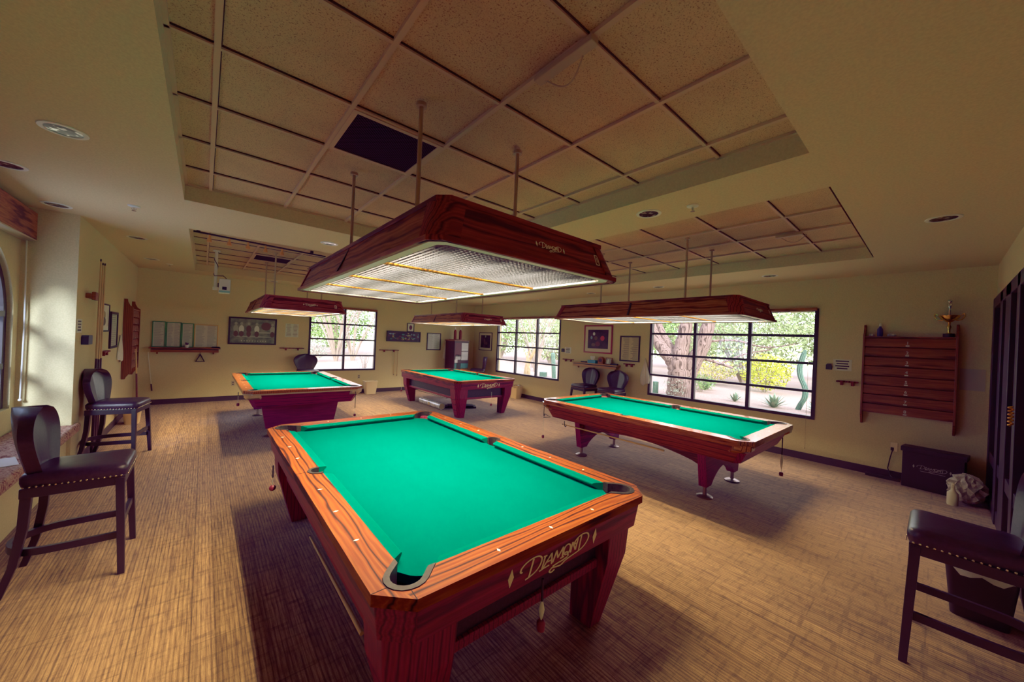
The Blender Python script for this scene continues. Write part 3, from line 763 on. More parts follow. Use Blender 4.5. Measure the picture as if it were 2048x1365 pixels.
def raceway(label, x, y0, y1):
    e = thing('cable_raceway', label, 'cable cover', (x,y0,T), 0, 'ceiling cable covers')
    mb = MB(); mb.b(-.025,.025,0,y1-y0,-.03,0); mb.build('raceway', M['conduit'], e, 0, .004)
    mb = MB(); mb.tube([(0,y1-y0-.02,-.02)]+[(.02+.03*sin(t), y1-y0-.05-.22*t/pi, -.03-.06*sin(t)) for t in [pi*i/10 for i in range(11)]],.004,6); mb.build('cable', M['conduit'], e, 40)
raceway('cable cover and loop on the near ceiling tray', 1.224, .98, 1.33); raceway('cable cover on the tray over the window-side table', 4.88, .98, 1.22)
# projector on a ceiling pole
e = thing('projector', 'white projector hanging from a ceiling pole with black cable', 'projector', (.12,7.95,T))
mb = MB(); mb.cyl((0,0,-.62),(0,0,0),.022,.022,16); mb.lathe([(.05,-.02),(.05,0)],16); mb.b(-.035,.035,-.035,.035,-.67,-.62); mb.build('mount_pole', M['plastic'], e, 40)
mb = MB(); mb.tube([(.024*cos(t*2.2), .024*sin(t*2.2)-.004, -.02-.09*t) for t in [i*.2 for i in range(24)]]+[(.10,-.03,-.42),(.15,-.03,-.47)],.006,6); mb.build('cable', M['blk'], e, 40)
mb = MB(); mb.b(.045,.20,-.10,.10,-.715,-.475); mb.build('body', M['plastic'], e, 0, .012)
mb = MB(); mb.b(.09,.15,-.104,-.098,-.66,-.61); mb.b(.03,.046,-.03,.03,-.62,-.55); mb.build('lens_panel', M['blk'], e)
mb = MB(); mb.b(.05,.195,-.103,-.099,-.708,-.675); mb.build('label_strip', mat('aqua_strip',(.25,.6,.65),.5), e)
# track light
e = thing('track_light', 'black ceiling track with five small orange spotlights', 'track light', (0,0,0))
mb = MB(); mb.bar((-.15,6.42,2.95),(1.50,6.66,2.95),.03,.02); mb.b(1.27,1.31,6.60,6.66,2.96,T); mb.b(-.12,-.08,6.40,6.46,2.96,T); mb.build('track', M['blk'], e)
for i in range(5):
    t = .10+.13*i; x, y = -.15+1.65*t, 6.42+.24*t
    mb = MB(); mb.cyl((x,y,2.895),(x,y,2.945),.012); mb.lathe([(.028,-.055),(.022,-.01),(.010,0)],14,(x,y,2.90)); mb.build('spotlight', mat('amber_spot',(.75,.30,.05),.4) if i == 0 else bpy.data.materials['amber_spot'], e, 40)

# ------------------------------------------------------------------ wall pictures & papers
def on_wall(side):
    if side == 'R': return lambda u,v,w: (XR-w, u, v)      # u = world y
    if side == 'B': return lambda u,v,w: (u, YB-w, v)
    if side == 'L': return lambda u,v,w: (XL+w, u, v)
def picture(name, label, side, u0,u1,v0,v1, fw, framem, inner, cat='picture', mattm=None, mw=0, lines=None, blobs=None, depth=.025, pname='print'):
    F = on_wall(side); cu, cv = (u0+u1)/2, (v0+v1)/2
    e = thing(name, label, cat, F(cu,cv,.0)); base = V(F(cu,cv,0)); G = lambda u,v,w: V(F(u,v,w))-base
    R = lambda a,b,c,d: [(a,c),(b,c),(b,d),(a,d)]
    mb = MB(); mb.prism(R(u0,u1,v0,v1), .001, depth, G, [R(u0+fw,u1-fw,v0+fw,v1-fw)]); mb.build('frame', framem, e, 0, .002)
    i0,i1,j0,j1 = u0+fw,u1-fw,v0+fw,v1-fw
    if mattm:
        mb = MB(); mb.prism(R(i0,i1,j0,j1), .002, depth-.010, G, [R(i0+mw,i1-mw,j0+mw,j1-mw)]); mb.build('mat_board', mattm, e); i0,i1,j0,j1 = i0+mw,i1-mw,j0+mw,j1-mw
    mb = MB(); mb.prism(R(i0,i1,j0,j1), .002, depth-.014, G); ms = [inner]
    for (bu,bv,ru,rv,mm) in (blobs or ()):
        if mm not in ms: ms.append(mm)
        mb.mi = ms.index(mm); x, y = i0+(i1-i0)*bu, j0+(j1-j0)*bv
        mb.prism([(x+ru*cos(t), y+rv*sin(t)) for t in [2*pi*k/14 for k in range(14)]], depth-.0135, depth-.0120+.00005*random.random(), G)
    o = mb.build(pname, ms, e)
    if lines:
        mb = MB(); nl, cols, m_ = lines
        for c in range(cols):
            a = i0+(i1-i0)*(c+.08)/cols; b = i0+(i1-i0)*(c+.92)/cols
            for k in range(nl):
                vv = j1-(j1-j0)*(k+.7)/(nl+.6); x1 = a+(b-a)*random.uniform(.6,1)
                mb.prism(R(a,x1,vv-.0035,vv+.0035), depth-.0135, depth-.0125, G)
        mb.build('text_lines', m_, o)
    return e
mk = lambda n,c: mat(n,c,.5)
PW, PR, PB, PY, PG, PT = mk('print_white',(.75,.78,.8)), mk('print_red',(.6,.03,.05)), mk('print_blue',(.2,.35,.6)), mk('print_ochre',(.45,.30,.10)), mk('print_grey',(.36,.38,.36)), mk('print_teal',(.05,.22,.24))
PM = mk('print_maroon',(.12,.012,.03)); PBR = mk('print_brown',(.12,.06,.04))
# right wall
picture('framed_print','dark square print of billiard balls in a deep red frame','R',4.96,5.79,1.47,2.16,.035,M['red'],M['pic_dark'],'picture',M['matcream'],.08,
        blobs=[(.70,.78,.035,.04,PW),(.82,.58,.03,.04,PB),(.28,.55,.06,.06,PR),(.25,.53,.025,.03,PW),(.5,.25,.07,.06,PM),(.6,.55,.05,.05,PBR),(.72,.2,.06,.04,PBR)])
picture('framed_rules','cream sheet of rules in a black frame above the shelf end','R',4.25,4.75,1.33,1.91,.03,M['blk'],mk('rules_paper',(.60,.50,.28)),'picture',lines=(22,2,M['ink']))
picture('framed_print','dark portrait print in thin pale frame left of the mid window','R',9.63,10.36,1.32,1.93,.02,M['blk'],M['pic_dark'],'picture',M['matcream'],.07,blobs=[(.5,.9,.03,.04,PG),(.4,.35,.06,.05,PBR),(.6,.5,.05,.10,PBR)])
def sheet(name, label, side, u0,u1,v0,v1, m, nl=0, cols=1, cat='notice', inkm=None, w=.004):
    F = on_wall(side); base = V(F((u0+u1)/2,(v0+v1)/2,0)); G = lambda u,v,q: V(F(u,v,q))-base
    e = thing(name, label, cat, base)
    mb = MB(); mb.prism([(u0,v0),(u1,v0),(u1,v1),(u0,v1)], .0008, w, G); o = mb.build('paper', m, e)
    if nl:
        mb = MB()
        for c in range(cols):
            a = u0+(u1-u0)*(c+.12)/cols; b = u0+(u1-u0)*(c+.88)/cols
            for k in range(nl):
                vv = v1-(v1-v0)*(k+.8)/(nl+.7); t = (v1-v0)/nl*.22; q = random.uniform(0,.18)*(b-a)
                mb.prism([(a+q,vv-t),(b-q,vv-t),(b-q,vv+t),(a+q,vv+t)], w, w+.0008, G)
        mb.build('text_lines', inkm or M['ink'], o)
    return e
sheet('wall_notice','small white notice left of the drawer-like wooden rack','R',.82,1.03,1.45,1.62,M['paper'],4)
sheet('wall_notice','small white notice beside the mid right window','R',6.21,6.43,1.42,1.58,M['paper'],4)
sheet('wall_poster','plain pale sheet on the wall between rack and storefront','R',-.39,-.19,1.31,1.58,mk('pale_sheet',(.50,.46,.40)))
def small_box(name, label, cat, side, u0,u1,v0,v1,d, m):
    F = on_wall(side); mb = MB(); base = V(F((u0+u1)/2,v0,0))
    mb.prism([(u0,v0),(u1,v0),(u1,v1-.02),(u1-.015,v1),(u0+.015,v1),(u0,v1-.02)], .001, d, lambda u,v,w: V(F(u,v,w))-base)
    o = mb.build(name, m, None, 0, .003); o.location = base; return tag(o, label, cat)
small_box('wall_control','black wall control next to the notice by the rack','control','R',1.04,1.11,1.455,1.545,.03,M['blk'])
small_box('wall_control','black wall control next to the mid right window notice','control','R',6.44,6.53,1.45,1.54,.03,M['blk'])
def cue_rest(label, side, u0,u1,v, m=None):
    F = on_wall(side); base = V(F((u0+u1)/2,v,0)); G = lambda u,w,q: V(F(u,v+q,w))-base
    e = thing('cue_rest', label, 'wall rack', base, 0, 'small wooden wall cue rests'); m = m or M['lampwx']
    n = 24; top = []; L = u1-u0
    P = [(u0,.002),(u1,.002)]
    for i in range(n+1):
        u = u1-L*i/n; P.append((u, .055-.028*(1 if (i % 6) == 3 else 0)))
    mb = MB(); mb.prism(P, 0, .022, G); mb.build('ledge', m, e)
    for u in (u0+L*.25,u1-L*.25):
        mb = MB(); mb.prism([(u-.016,.002),(u+.016,.002),(u+.016,.045),(u-.016,.045)], -.045, 0, G); mb.build('bracket', m, e)
    return e
cue_rest('small cue rest on the wall left of the drawer-like rack','R',.74,.98,1.28)
cue_rest('small cue rest at the window end of the tissue shelf','R',6.10,6.45,1.25); cue_rest('small cue rest at the towel end of the tissue shelf','R',4.36,4.62,1.26)
cue_rest('small cue rest under the wall calendar','B',1.46,2.0,1.24); cue_rest('small cue rest holding two cues below the dark panorama','B',3.97,4.56,1.235); cue_rest('small cue rest on the left wall below the framed photos','L',7.40,7.80,1.27)
def cue(name, label, p0, p1, r0=.006, r1=.014, mt=None, split=.4):
    e = thing(name, label, 'cue', p0); d = V(p1)-V(p0)
    mb = MB(); mb.cyl(d*split, d*1.0, r0+(r1-r0)*(1-split), r0, 10); mb.build('shaft', mt or M['cue'], e, 40)
    mb = MB(); mb.cyl((0,0,0), d*split, r1, r0+(r1-r0)*(1-split), 10); mb.build('butt', M['cuebutt'] if mt is None else mt, e, 40)
    mb = MB(); mb.cyl(d, d*1.012, r0*1.05, r0*.9, 10); mb.build('tip', M['blk'], e, 40)
    return e
# cues under back-wall rest
def hangcue(label, x, z0, z1):
    o = MB(); o.cyl((0,0,0),(0,0,z1-z0),.010,.007,8); o.mi = 1; o.cyl((0,0,-.03),(0,0,0),.011,.010,8)
    ob = o.build('short_cue', [M['cue'], M['cuebutt']], None, 40); ob.location = (x,YB-.035,z0); tag(ob, label, 'cue')
hangcue('thicker of two cues hanging below the dark panorama',4.43,.52,1.235); hangcue('thinner cue hanging nearer the framed chart',4.53,.50,1.235)
# shelves
def shelf(name, label, side, u0,u1,v, d, m):
    F = on_wall(side); base = V(F((u0+u1)/2,v,0)); G = lambda u,q,w: V(F(u,v+q,w))-base
    e = thing(name, label, 'shelf', base)
    R = lambda a,b,c,d_: [(a,c),(b,c),(b,d_),(a,d_)]
    mb = MB(); mb.prism(R(u0,u1,0,.025), .001, d, G); mb.build('board', m, e, 0, .003)
    mb = MB(); mb.prism(R(u0+.03,u1-.03,-.075,-.022), d-.03, d-.008, G); mb.build('rail', m, e)
    mb = MB(); mb.prism(R(u0+.03,u1-.03,-.022,0), d-.05, d-.03, G); mb.build('shade_strip', M['blk'], e)  # solid black bar standing in for the shade under the board
    for u in (u0+.12,u1-.12):
        mb = MB(); mb.prism([(0,0),(.0,-.12),(.03,-.12),(d-.055,-.005),(d-.055,0)], u-.012, u+.012, lambda a,b,c: G(c,b,a+.001)); mb.build('bracket', m, e)
    return e
shelf('wall_shelf','light wooden shelf holding the tissue box and photo','R',4.72,6.05,1.20,.15,M['shelfy'])
shelf('wall_shelf','dark wooden shelf under the green framed menu boards','B',-.86,.30,1.20,.16,M['rackw'])
SZ = 1.225
e = thing('tissue_box','blue tissue box with a white tissue on the wooden shelf','tissue box',(XR-.08,5.45,SZ))
mb = MB(); mb.b(-.055,.055,-.115,.115,0,.075); mb.build('box', M['blue'], e, 0, .004)
mb = MB(); n = 10
mb.ring([[(.02*cos(2*pi*k/n)*s*(1+.3*(k%2)), .05*sin(2*pi*k/n)*s*(1+.2*(k%2)), z) for k in range(n)] for s,z in ((.6,.074),(1,.11),(1.3,.16),(1.1,.175))]); mb.build('tissue', M['paper'], e, 60)
e = thing('mantel_clock','dark arched wooden box between tissues and photo','clock',(XR-.08,5.2,SZ))
mb = MB(); P = [(-.075,0),(.075,0)]+[(.075*cos(t), .09+.085*sin(t)) for t in [pi*i/12 for i in range(13)]]
mb.prism(P,-.04,.04,lambda u,v,w:(w,u,v)); mb.build('case', M['lampw'], e, 0, .004)
mb = MB(); mb.lathe([(.045,0),(.045,.004)],20,(-.041,0,.09),Matrix.Rotation(-pi/2,3,'Y')); mb.build('dial', M['pic_dark'], e)
e = thing('photo_frame','small framed photo standing at the end of the tissue shelf','photo frame',(XR-.07,5.0,SZ))
mb = MB(); mb.prism([(-.085,0),(.085,0),(.085,.16),(-.085,.16)],-.008,.008,lambda u,v,w:(w+.25*v-.02,u,v),[[(-.07,.015),(.07,.015),(.07,.145),(-.07,.145)]]); mb.build('frame', M['lampw'], e)
mb = MB(); mb.prism([(-.07,.015),(.07,.015),(.07,.145),(-.07,.145)],-.004,.0,lambda u,v,w:(w+.25*v-.02,u,v)); o = mb.build('print', PG, e)
mb = MB(); mb.prism([(-.01,.02),(.03,.02),(.035,.09),(.01,.135),(-.01,.1)],-.0055,-.004,lambda u,v,w:(w+.25*v-.02,u,v)); mb.build('printed_shape', PW, o)
def slab(name, label, cat, c, s, m, rz=0):
    mb = MB(); mb.b(-s[0]/2,s[0]/2,-s[1]/2,s[1]/2,0,s[2]*.6); mb.b(-s[0]/2.4,s[0]/2.4,-s[1]/2.2,s[1]/2.2,s[2]*.6,s[2]); o = mb.build(name, m, None, 0, .003); o.location = c; o.rotation_euler = (0,0,rz); return tag(o,label,cat)
slab('board_eraser','black brush lying at the window end of the tissue shelf','brush',(XR-.08,5.72,SZ),(.05,.17,.03),M['blk'])
slab('table_brush','black brush lying at the towel end of the tissue shelf','brush',(XR-.08,4.84,SZ),(.05,.2,.035),M['blk'])
slab('table_brush','black brush lying at the end of the menu board shelf','brush',(.22,YB-.08,SZ),(.16,.05,.03),M['blk'])
e = thing('plant_pot','small white pot with a purple plant on the menu shelf','plant pot',(-.275,YB-.10,SZ))
mb = MB(); mb.lathe([(.03,0),(.04,.06),(.036,.062),(.03,.055)],18); mb.build('pot', M['plastic'], e, 40)
mb = MB()
for i in range(26):
    t = random.uniform(0,2*pi); r = random.uniform(.005,.03); z = .055+random.uniform(0,.05); mb.bar((r*.3*cos(t),r*.3*sin(t),.05),(r*cos(t),r*sin(t),z+.01),.006,.012)
mb.build('foliage', mk('purple_leaf',(.10,.02,.10)), e)
# menu boards on the back shelf
gp = mk('menu_paper',(.62,.62,.57))
for (a,b,c,d,fm,lb,pw) in ((-.83,-.62,1.228,1.775,M['greenf'],'leftmost tall green framed menu board on the shelf',.016),(-.615,-.375,1.228,1.77,M['greenf'],'middle green framed menu board with two columns on the shelf',.016),(-.37,-.17,1.228,1.76,M['greenf'],'narrow green framed menu board behind the plant pot',.016),(-.16,.25,1.228,1.745,M['goldf'],'gold framed menu sheet at the end of the shelf',.014)):
    picture('menu_board', lb, 'B', a,b,c,d, pw, fm, gp, 'menu board', lines=(26, 1 if b-a < .22 else 2, M['grey']), depth=.03)
# big poster with pool players
blobs = []
for i in range(5):
    u = (.12,.24,.40,.58,.94)[i]; blobs += [(u,.80,.028,.035,PG),(u,.58,.05,.09,PW if i in (1,3) else (PBR if i == 2 else PG)),(u,.38,.045,.07,PBR)]
blobs += [(.79,.72,.10,.10,PBR),(.5,.27,.38,.018,PG),(.75,.45,.16,.02,PG)]
blobs += [(.25+.06*i,.09,.010,.012,PW) for i in range(10)]
picture('framed_poster','large black framed poster of men playing pool','B',.43,1.38,1.32,1.965,.035,M['blk'],noisy('poster_print',(.10,.13,.11),(.26,.28,.22),8,.3,0),'picture',blobs=blobs)
sheet('wall_calendar','pale printed sheet right of the big black framed poster','B',1.57,1.86,1.535,1.875,mk('calendar_paper',(.62,.70,.62)),9,2,'notice',mk('calendar_ink',(.35,.33,.30)))
blobs = [(random.uniform(.04,.96),random.uniform(.15,.88),random.uniform(.012,.045),random.uniform(.01,.028),random.choice([PY,PM,PT,PG,PBR,PB])) for _ in range(46)]
picture('framed_panorama','wide dark collage picture with the small frame above it','B',4.17,5.25,1.51,1.83,.018,M['blk'],M['pic_dark'],'picture',blobs=blobs,depth=.06)
picture('framed_photo','small black framed photo standing on top of the dark panorama','B',4.81,5.04,1.832,2.10,.018,M['blk'],M['paper'],'picture',blobs=[(.5,.48,.05,.075,PM)])
picture('framed_chart','white lined chart in a black frame near the back corner','B',5.5,6.0,1.27,1.83,.028,M['blk'],mk('chart_paper',(.68,.74,.74)),'picture',lines=(15,2,M['grey']))
# left wall
picture('framed_photo','narrow black framed double photo beside the cue rack','L',7.27,7.87,1.56,1.955,.02,M['blk'],M['paper'],'picture',M['paper'],.06,blobs=[(.4,.65,.12,.06,PY),(.55,.65,.06,.05,PT),(.45,.28,.13,.06,PBR)])
picture('framed_list','framed list in a thick black frame near the wooden score cabinet','L',8.01,8.58,1.30,1.86,.035,M['blk'],mk('list_paper',(.5,.52,.42)),'picture',lines=(16,1,M['grey']))
sheet('wall_notice','white label strip on the left wall above the bottle holder','L',6.20,6.42,1.56,1.715,M['paper'],4)
o = small_box('chalk_dispenser','dark blue box with a teal cap on the left wall','dispenser','L',6.42,6.62,1.42,1.53,.06,mk('navy',(.02,.03,.10)))
def towel(label, side, u, v0, v1, w, m=None):
    F = on_wall(side); base = V(F(u,v1,0)); e = thing('hanging_towel', label, 'towel', base, 0, 'white towels hanging on the walls')
    mb = MB(); rows = []; n = 16
    for j in range(9):
        t = j/8; ww = w*(.08+.92*min(1,t*1.5))*(1-.25*max(0,t-.75)*4*.6); r = []
        for i in range(n+1):
            s = -1+2*i/n; dz = .10*abs(s-.3)*t if t > .9 else 0
            r.append(V(F(u+s*ww/2, v1-(v1-v0)*t+dz, .022+.018*cos(s*9)*(.4+.6*t)))-base)
        rows.append(r)
    mb.ring(rows, closed=False, caps=False); o = mb.build('cloth', m or M['towel'], e, 70)
    md = o.modifiers.new('solid','SOLIDIFY'); md.thickness = .004
    mb = MB(); q = lambda p: V(F(u+p[0],v1+p[1],p[2]))-base
    mb.tube([q((0,.0,.001)),q((0,.0,.03)),q((0,.015,.032))],.005,6); mb.build('hook', M['alu'], e, 40)
towel('white towel hanging beside the wide right window','R',4.10,.82,1.42,.24); towel('thin white towel hanging in the far corner','R',10.35+2.37-.35+.0,.0,0,.0) if False else None
towel('thin white towel hanging beside the framed chart','B',6.17,.93,1.46,.12); towel('white towel hanging beside the wooden score cabinet','L',8.93,1.02,1.49,.42)
# slatted score cabinets
def slat_cabinet(label, w, side_first):
    """origin at back-bottom centre, faces -x, width along y"""
    e = thing('slat_rack', label, 'wall rack')
    zb, zt, d = 0, 1.08, .11
    for s in (-1,1):
        P = [(0,-.17),(.045,-.17),(.06,-.13),(d+.012,-.03),(d+.012,zt+.02),(d-.03,zt+.05),(.05,zt+.12),(.045,zt+.165),(0,zt+.165)]
        mb = MB(); mb.prism(P, s*(w/2-.011)-.011, s*(w/2-.011)+.011, lambda u,v,q: (-u,q,v)); mb.build('side_panel', M['rackz'], e, 0, .003)
    mb = MB(); mb.b(-d,-.001,-w/2+.022,w/2-.022,zt-.02,zt); mb.build('top_board', M['racky'], e)
    mb = MB(); mb.b(-.012,-.001,-w/2+.022,w/2-.022,0,zt-.02); mb.build('back_board', M['racky'], e)
    for i in range(8):
        z1 = zt-.02-i*.1325
        mb = MB(); mb.hexa([(-d,-w/2+.022,z1-.125),(-d,w/2-.022,z1-.125),(-.05,w/2-.022,z1-.125),(-.05,-w/2+.022,z1-.125),(-d+.012,-w/2+.022,z1-.008),(-d+.012,w/2-.022,z1-.008),(-.05,w/2-.022,z1-.008),(-.05,-w/2+.022,z1-.008)])
        o = mb.build('slat', M['racky'], e)
        G = lambda u,v,q: (-d-.0005-q+(.012*(v+.105)/.117), -u, z1-.125+v+.105-.085)
        mb = MB(); mb.prism([(-.017,.0),(.017,.0),(.017,.014),(-.017,.014)], 0, .003, lambda u,v,q: (-d-q,-u,z1-.125+.012+v)); lb = mb.build('number_tag', M['paper'], o)
        text('numeral', str(i+1), lambda u,v,q: (-d-q+.005,-u,z1-.125+.055+v), .055, M['paper'], o, .004)
    return e
M['rackz'] = wood('rack_oak_z', (.31,.095,.022), (.22,.06,.014), (.09,.022,.006), 'z', .45, 14, 3)
SR = slat_cabinet('numbered slatted wooden rack under the gold trophy', .87, 1); SR.location = (XR-.004,.265,.89)
r2 = dup(SR, (XL+.004,9.66,.88), pi, 'numbered slatted wooden rack on the left wall near the back corner'); r2.scale = (1,1.05,1)
RT = .89+1.083
e = thing('trophy','tall gold trophy cup with a dark ball figure on the wooden rack','trophy',(XR-.06,-.085,RT))
mb = MB(); mb.lathe([(.05,0),(.05,.045)],20); mb.build('plinth', M['blk'], e, 0, .003)
mb = MB(); mb.lathe([(.035,.045),(.012,.06),(.014,.10),(.022,.13),(.012,.16),(.014,.19),(.03,.20),(.075,.235),(.095,.275),(.09,.277),(.02,.22)],24); mb.build('cup', M['gold'], e, 40)
for s in (-1,1):
    mb = MB(); mb.tube(crom([(0,s*.055,.215),(0,s*.10,.225),(0,s*.125,.27),(0,s*.118,.30),(0,s*.10,.285)],5),.006,8); mb.build('handle', M['gold'], e, 40)
mb = MB(); mb.lathe([(.02,.22),(.008,.28),(.012,.33),(.005,.36),(.014,.38),(.02,.42),(.008,.44)],14); mb.sph((0,0,.46),.024); mb.build('figure', [M['chrome']], e, 40)
e = thing('spray_bottle','blue bottle with white cap on top of the numbered rack','bottle',(XR-.06,.535,RT))
mb = MB(); mb.lathe([(.028,0),(.03,.01),(.03,.10),(.014,.13),(.012,.14)],18); mb.build('bottle_body', mk('navy_bottle',(.03,.05,.22)), e, 40)
mb = MB(); mb.lathe([(.014,.14),(.014,.165),(.008,.185)],14); mb.build('cap', M['plastic'], e, 40)
for y, lb, s in ((.617,'crumpled clear packet at the left end of the numbered rack top',(.08,.055,.03)),(.42,'small clear packet right of the blue bottle',(.07,.08,.035))):
    mb = MB(); n = 12
    mb.ring([[(s[0]/2*k_*cos(2*pi*i/n)*(1+.2*(i%3)), s[1]/2*k_*sin(2*pi*i/n)*(1+.15*(i%2)), z) for i in range(n)] for k_, z in ((.9,0),(1,s[2]*.5),(.6,s[2]))]); o = mb.build('plastic_packet', M['wrap']); o.location = (XR-.058,y,RT+.003); tag(o, lb, 'packet')
# cues on the left wall clip
e = thing('cue_clip','brown wooden wall clip holding the upright cues','wall rack',(XL,6.95,2.0))
mb = MB(); mb.b(.001,.05,-.42,.28,-.03,.03); mb.b(.05,.085,-.42,-.30,-.05,.05); mb.build('clip_bar', M['rackw'], e, 0, .008)
mb = MB(); mb.b(.022,.046,.0,.30,-.022,.022); mb.build('clip_front', M['rackw'], e, 0, .006)
for i,(y,zt) in enumerate(((6.80,2.45),(6.93,2.42),(7.05,2.43))):
    cue('cue_stick',('upright cue with dark butt farthest left in the wall clip','middle of the three upright cues in the wall clip','upright cue in the wall clip closest to the double photo')[i],(XL+.045,y+.14,1.0-.99),(XL+.072,y,zt),.0075,.017,None,.5)
# mechanical bridge sticks on left & back walls
def tstick(label, p0, p1, side):
    e = thing('bridge_stick', label, 'bridge stick', p0); d = V(p1)-V(p0)
    mb = MB(); mb.cyl((0,0,0), d*.5, .014,.012,10); mb.build('grip', mk('reddish',(.14,.02,.02)) if 'reddish' not in bpy.data.materials else bpy.data.materials['reddish'], e, 40)
    mb = MB(); mb.cyl(d*.5, d, .012,.009,10); mb.build('shaft', M['cue'], e, 40)
    mb = MB(); a = V((0,.10,0)); mb.bar(d-a,d+a,.02,.03); mb.build('head', M['rackw'], e)
tstick('T-headed bridge stick leaning before the left wooden rack',(XL+.21,9.22,.36),(XL+.18,9.13,1.27),'L')
e = thing('bridge_stick','thin white stick with dark handle leaning on the back wall','stick',(-.795,YB-.025,.30)); d = V((-.08,0,.82))
mb = MB(); mb.cyl(d*.18,d,.006,.005,8); mb.build('shaft', M['plastic'], e, 40); mb = MB(); mb.cyl((0,0,0),d*.18,.013,.012,10); mb.build('grip', M['cuebutt'], e, 40)
e = thing('ball_rack','black triangle ball rack hanging under the menu shelf','ball rack',(-.045,YB-.03,1.10))
mb = MB(); P = [(-.085,-.19),(.085,-.19),(0,0)]; Q = [(-.06,-.176),(.06,-.176),(0,-.05)]; mb.prism(P,-.012,.012,lambda u,v,w:(u,w,v),[Q]); mb.build('triangle', M['blk'], e); mb = MB(); mb.tube([(0,0,-.02),(0,0,.03),(0,.028,.03)],.004,6); mb.build('hook', M['blk'], e)
# bulletin cabinet in the far corner
e = thing('bulletin_cabinet','tall dark wooden cabinet covered with notices in the far corner','cabinet',(6.42,10.36,0))
mb = MB(); mb.b(-.27,.27,-.30,.27,.0,1.60); mb.build('carcass', mat('dark_cabinet', (.05,.010,.022), .5), e, 0, .006)
mb = MB(); mb.b(-.30,.30,-.33,.28,1.60,1.63); mb.lathe([(.26,0),(.26,.025)],24,(-.04,-.05,1.63)); mb.build('top', M['racky'], e)
def note(u0,u1,v0,v1,m,nl=0,nm='notice'):
    mb = MB(); u0, u1 = u0*.88, u1*.88; G = lambda u,v,w: (u,-.301-w,v); mb.prism([(u0,v0),(u1,v0),(u1,v1),(u0,v1)],0,.002,G); o = mb.build(nm,m,e)
    if nl:
        mb = MB()
        for k in range(nl):
            vv = v1-(v1-v0)*(k+.7)/(nl+.4); mb.prism([(u0+.02,vv-.005),(u1-.02,vv-.005),(u1-.02,vv+.005),(u0+.02,vv+.005)],.002,.003,G)
        mb.build('text_lines',M['grey'],o)
note(.0,.28,1.28,1.54,M['paper'],6); note(.0,.28,.98,1.26,M['paper'],6); note(-.27,-.02,1.10,1.54,PM); note(-.25,-.03,1.0,1.16,M['paper'],3); note(-.28,-.16,.90,1.0,M['paper'])
note(-.28,.30,.70,.88,PT,0,'poster'); note(-.2,-.02,.70,.88,mk('aqua_paper',(.45,.65,.7)),4); note(0,.30,.60,.72,mk('orange_paper',(.55,.25,.06)),0,'poster'); note(-.28,-.12,.62,.70,mk('lime_paper',(.35,.7,.08)))
for i,(x,lb) in enumerate(((-.14,'brown bottle standing left on top of the bulletin cabinet'),(.06,'brown bottle standing right on top of the bulletin cabinet'))):
    e2 = thing('tall_bottle', lb, 'bottle', (6.44+x,10.30,1.655)); mb = MB(); mb.lathe([(.045,0),(.047,.02),(.047,.26),(.02,.32)],18); mb.build('bottle_body', M['lampwx'], e2, 40); mb = MB(); mb.lathe([(.018,.32),(.016,.40)],12); mb.build('cap', M['plastic'], e2, 40)

# ------------------------------------------------------------------ chalk holders on cords
def chalk(label, x, y, zt, zb, feather=0, ball=1, dark=.5):
    e = thing('chalk_holder', label, 'chalk holder', (x,y,zb), 0, 'chalk holders hanging from the tables')
    L = zt-zb
    mb = MB(); mb.cyl((0,0,.02),(0,0,L*(1-dark)),.0022,.0022,6); mb.build('cord', M['paper'], e)
    mb = MB(); mb.cyl((0,0,L*(1-dark)),(0,0,L),.0055,.0055,8); mb.build('reel', M['blk'], e)
    mb = MB()
    if ball == 1: mb.sph((0,0,.012),.022,(1,1,.95),10)
    else: mb.lathe([(.018,-.014),(.02,.0),(.02,.02),(.012,.03)],10)
    mb.build('chalk', M['redchalk'], e, 50)
    if feather:
        mb = MB(); f = L*.42; mb.lathe([(.002,f*.30),(.009,f*.55),(.014,f*.85),(.007,f*1.2),(.003,f*1.4)],8); mb.build('feather', M['paper'], e, 50)
chalk('chalk holder with red ball on the left side of the nearest table',.40,2.98,.74,.57)
chalk('chalk holder with white feather hanging before the big logo',1.18,1.105,.632,.42,1,0,.62)
chalk('chalk holder hanging from the far left corner of the window-side table',3.985,3.86,.70,.24,0,0,.3)
chalk('chalk holder with pale tag at the right end of the window-side table',5.03,1.11,.72,.30,1,0,.5)
chalk('chalk holder on the left side of the wine-red ended table',.42,6.72,.74,.55,0,0,.3)
chalk('chalk holder at the right end of the wine-red ended table',1.97,6.30,.72,.32,0,0,.7)
chalk('chalk holder on the left side of the far corner table',3.93,8.95,.74,.27,0,0,.2)
chalk('chalk holder hanging under the front of the far corner table',4.90,6.38,.60,.24,0,0,.2)
# bracket hooks + sticks under tables
cue('bridge_stick','pale bridge stick stored under the window-side table',(4.16,2.05,.47),(4.16,3.62,.46),.007,.011,mat('yellow_stick',(.72,.48,.14),.35),.5)
cue('bridge_stick','yellow bridge stick along the lower left side of the nearest table',(.535,1.50,.45),(.535,2.45,.43),.006,.009,bpy.data.materials['yellow_stick'],.5)
cue('bridge_stick','white bridge stick slung under the far corner table',(4.28,7.25,.31),(4.28,8.66,.29),.008,.010,M['plastic'],.5)
for x,y,z,lb in ((3.985,3.83,.60,'black wire hook under the far end of the window-side table'),(4.11,3.55,.53,'black hook holding the pale stick under the window-side table')):
    mb = MB(); mb.tube([(0,0,0),(0,0,-.06),(.02,.0,-.09),(.06,.0,-.07)] if z < .55 else [(-.01,-.0,0),(-.01,.02,-.06),(-.01,-.12,-.03),(-.01,0,-.0)],.006,6); o = mb.build('wire_hook', M['blk'], None, 40); o.location = (x,y,z); tag(o, lb, 'hook')
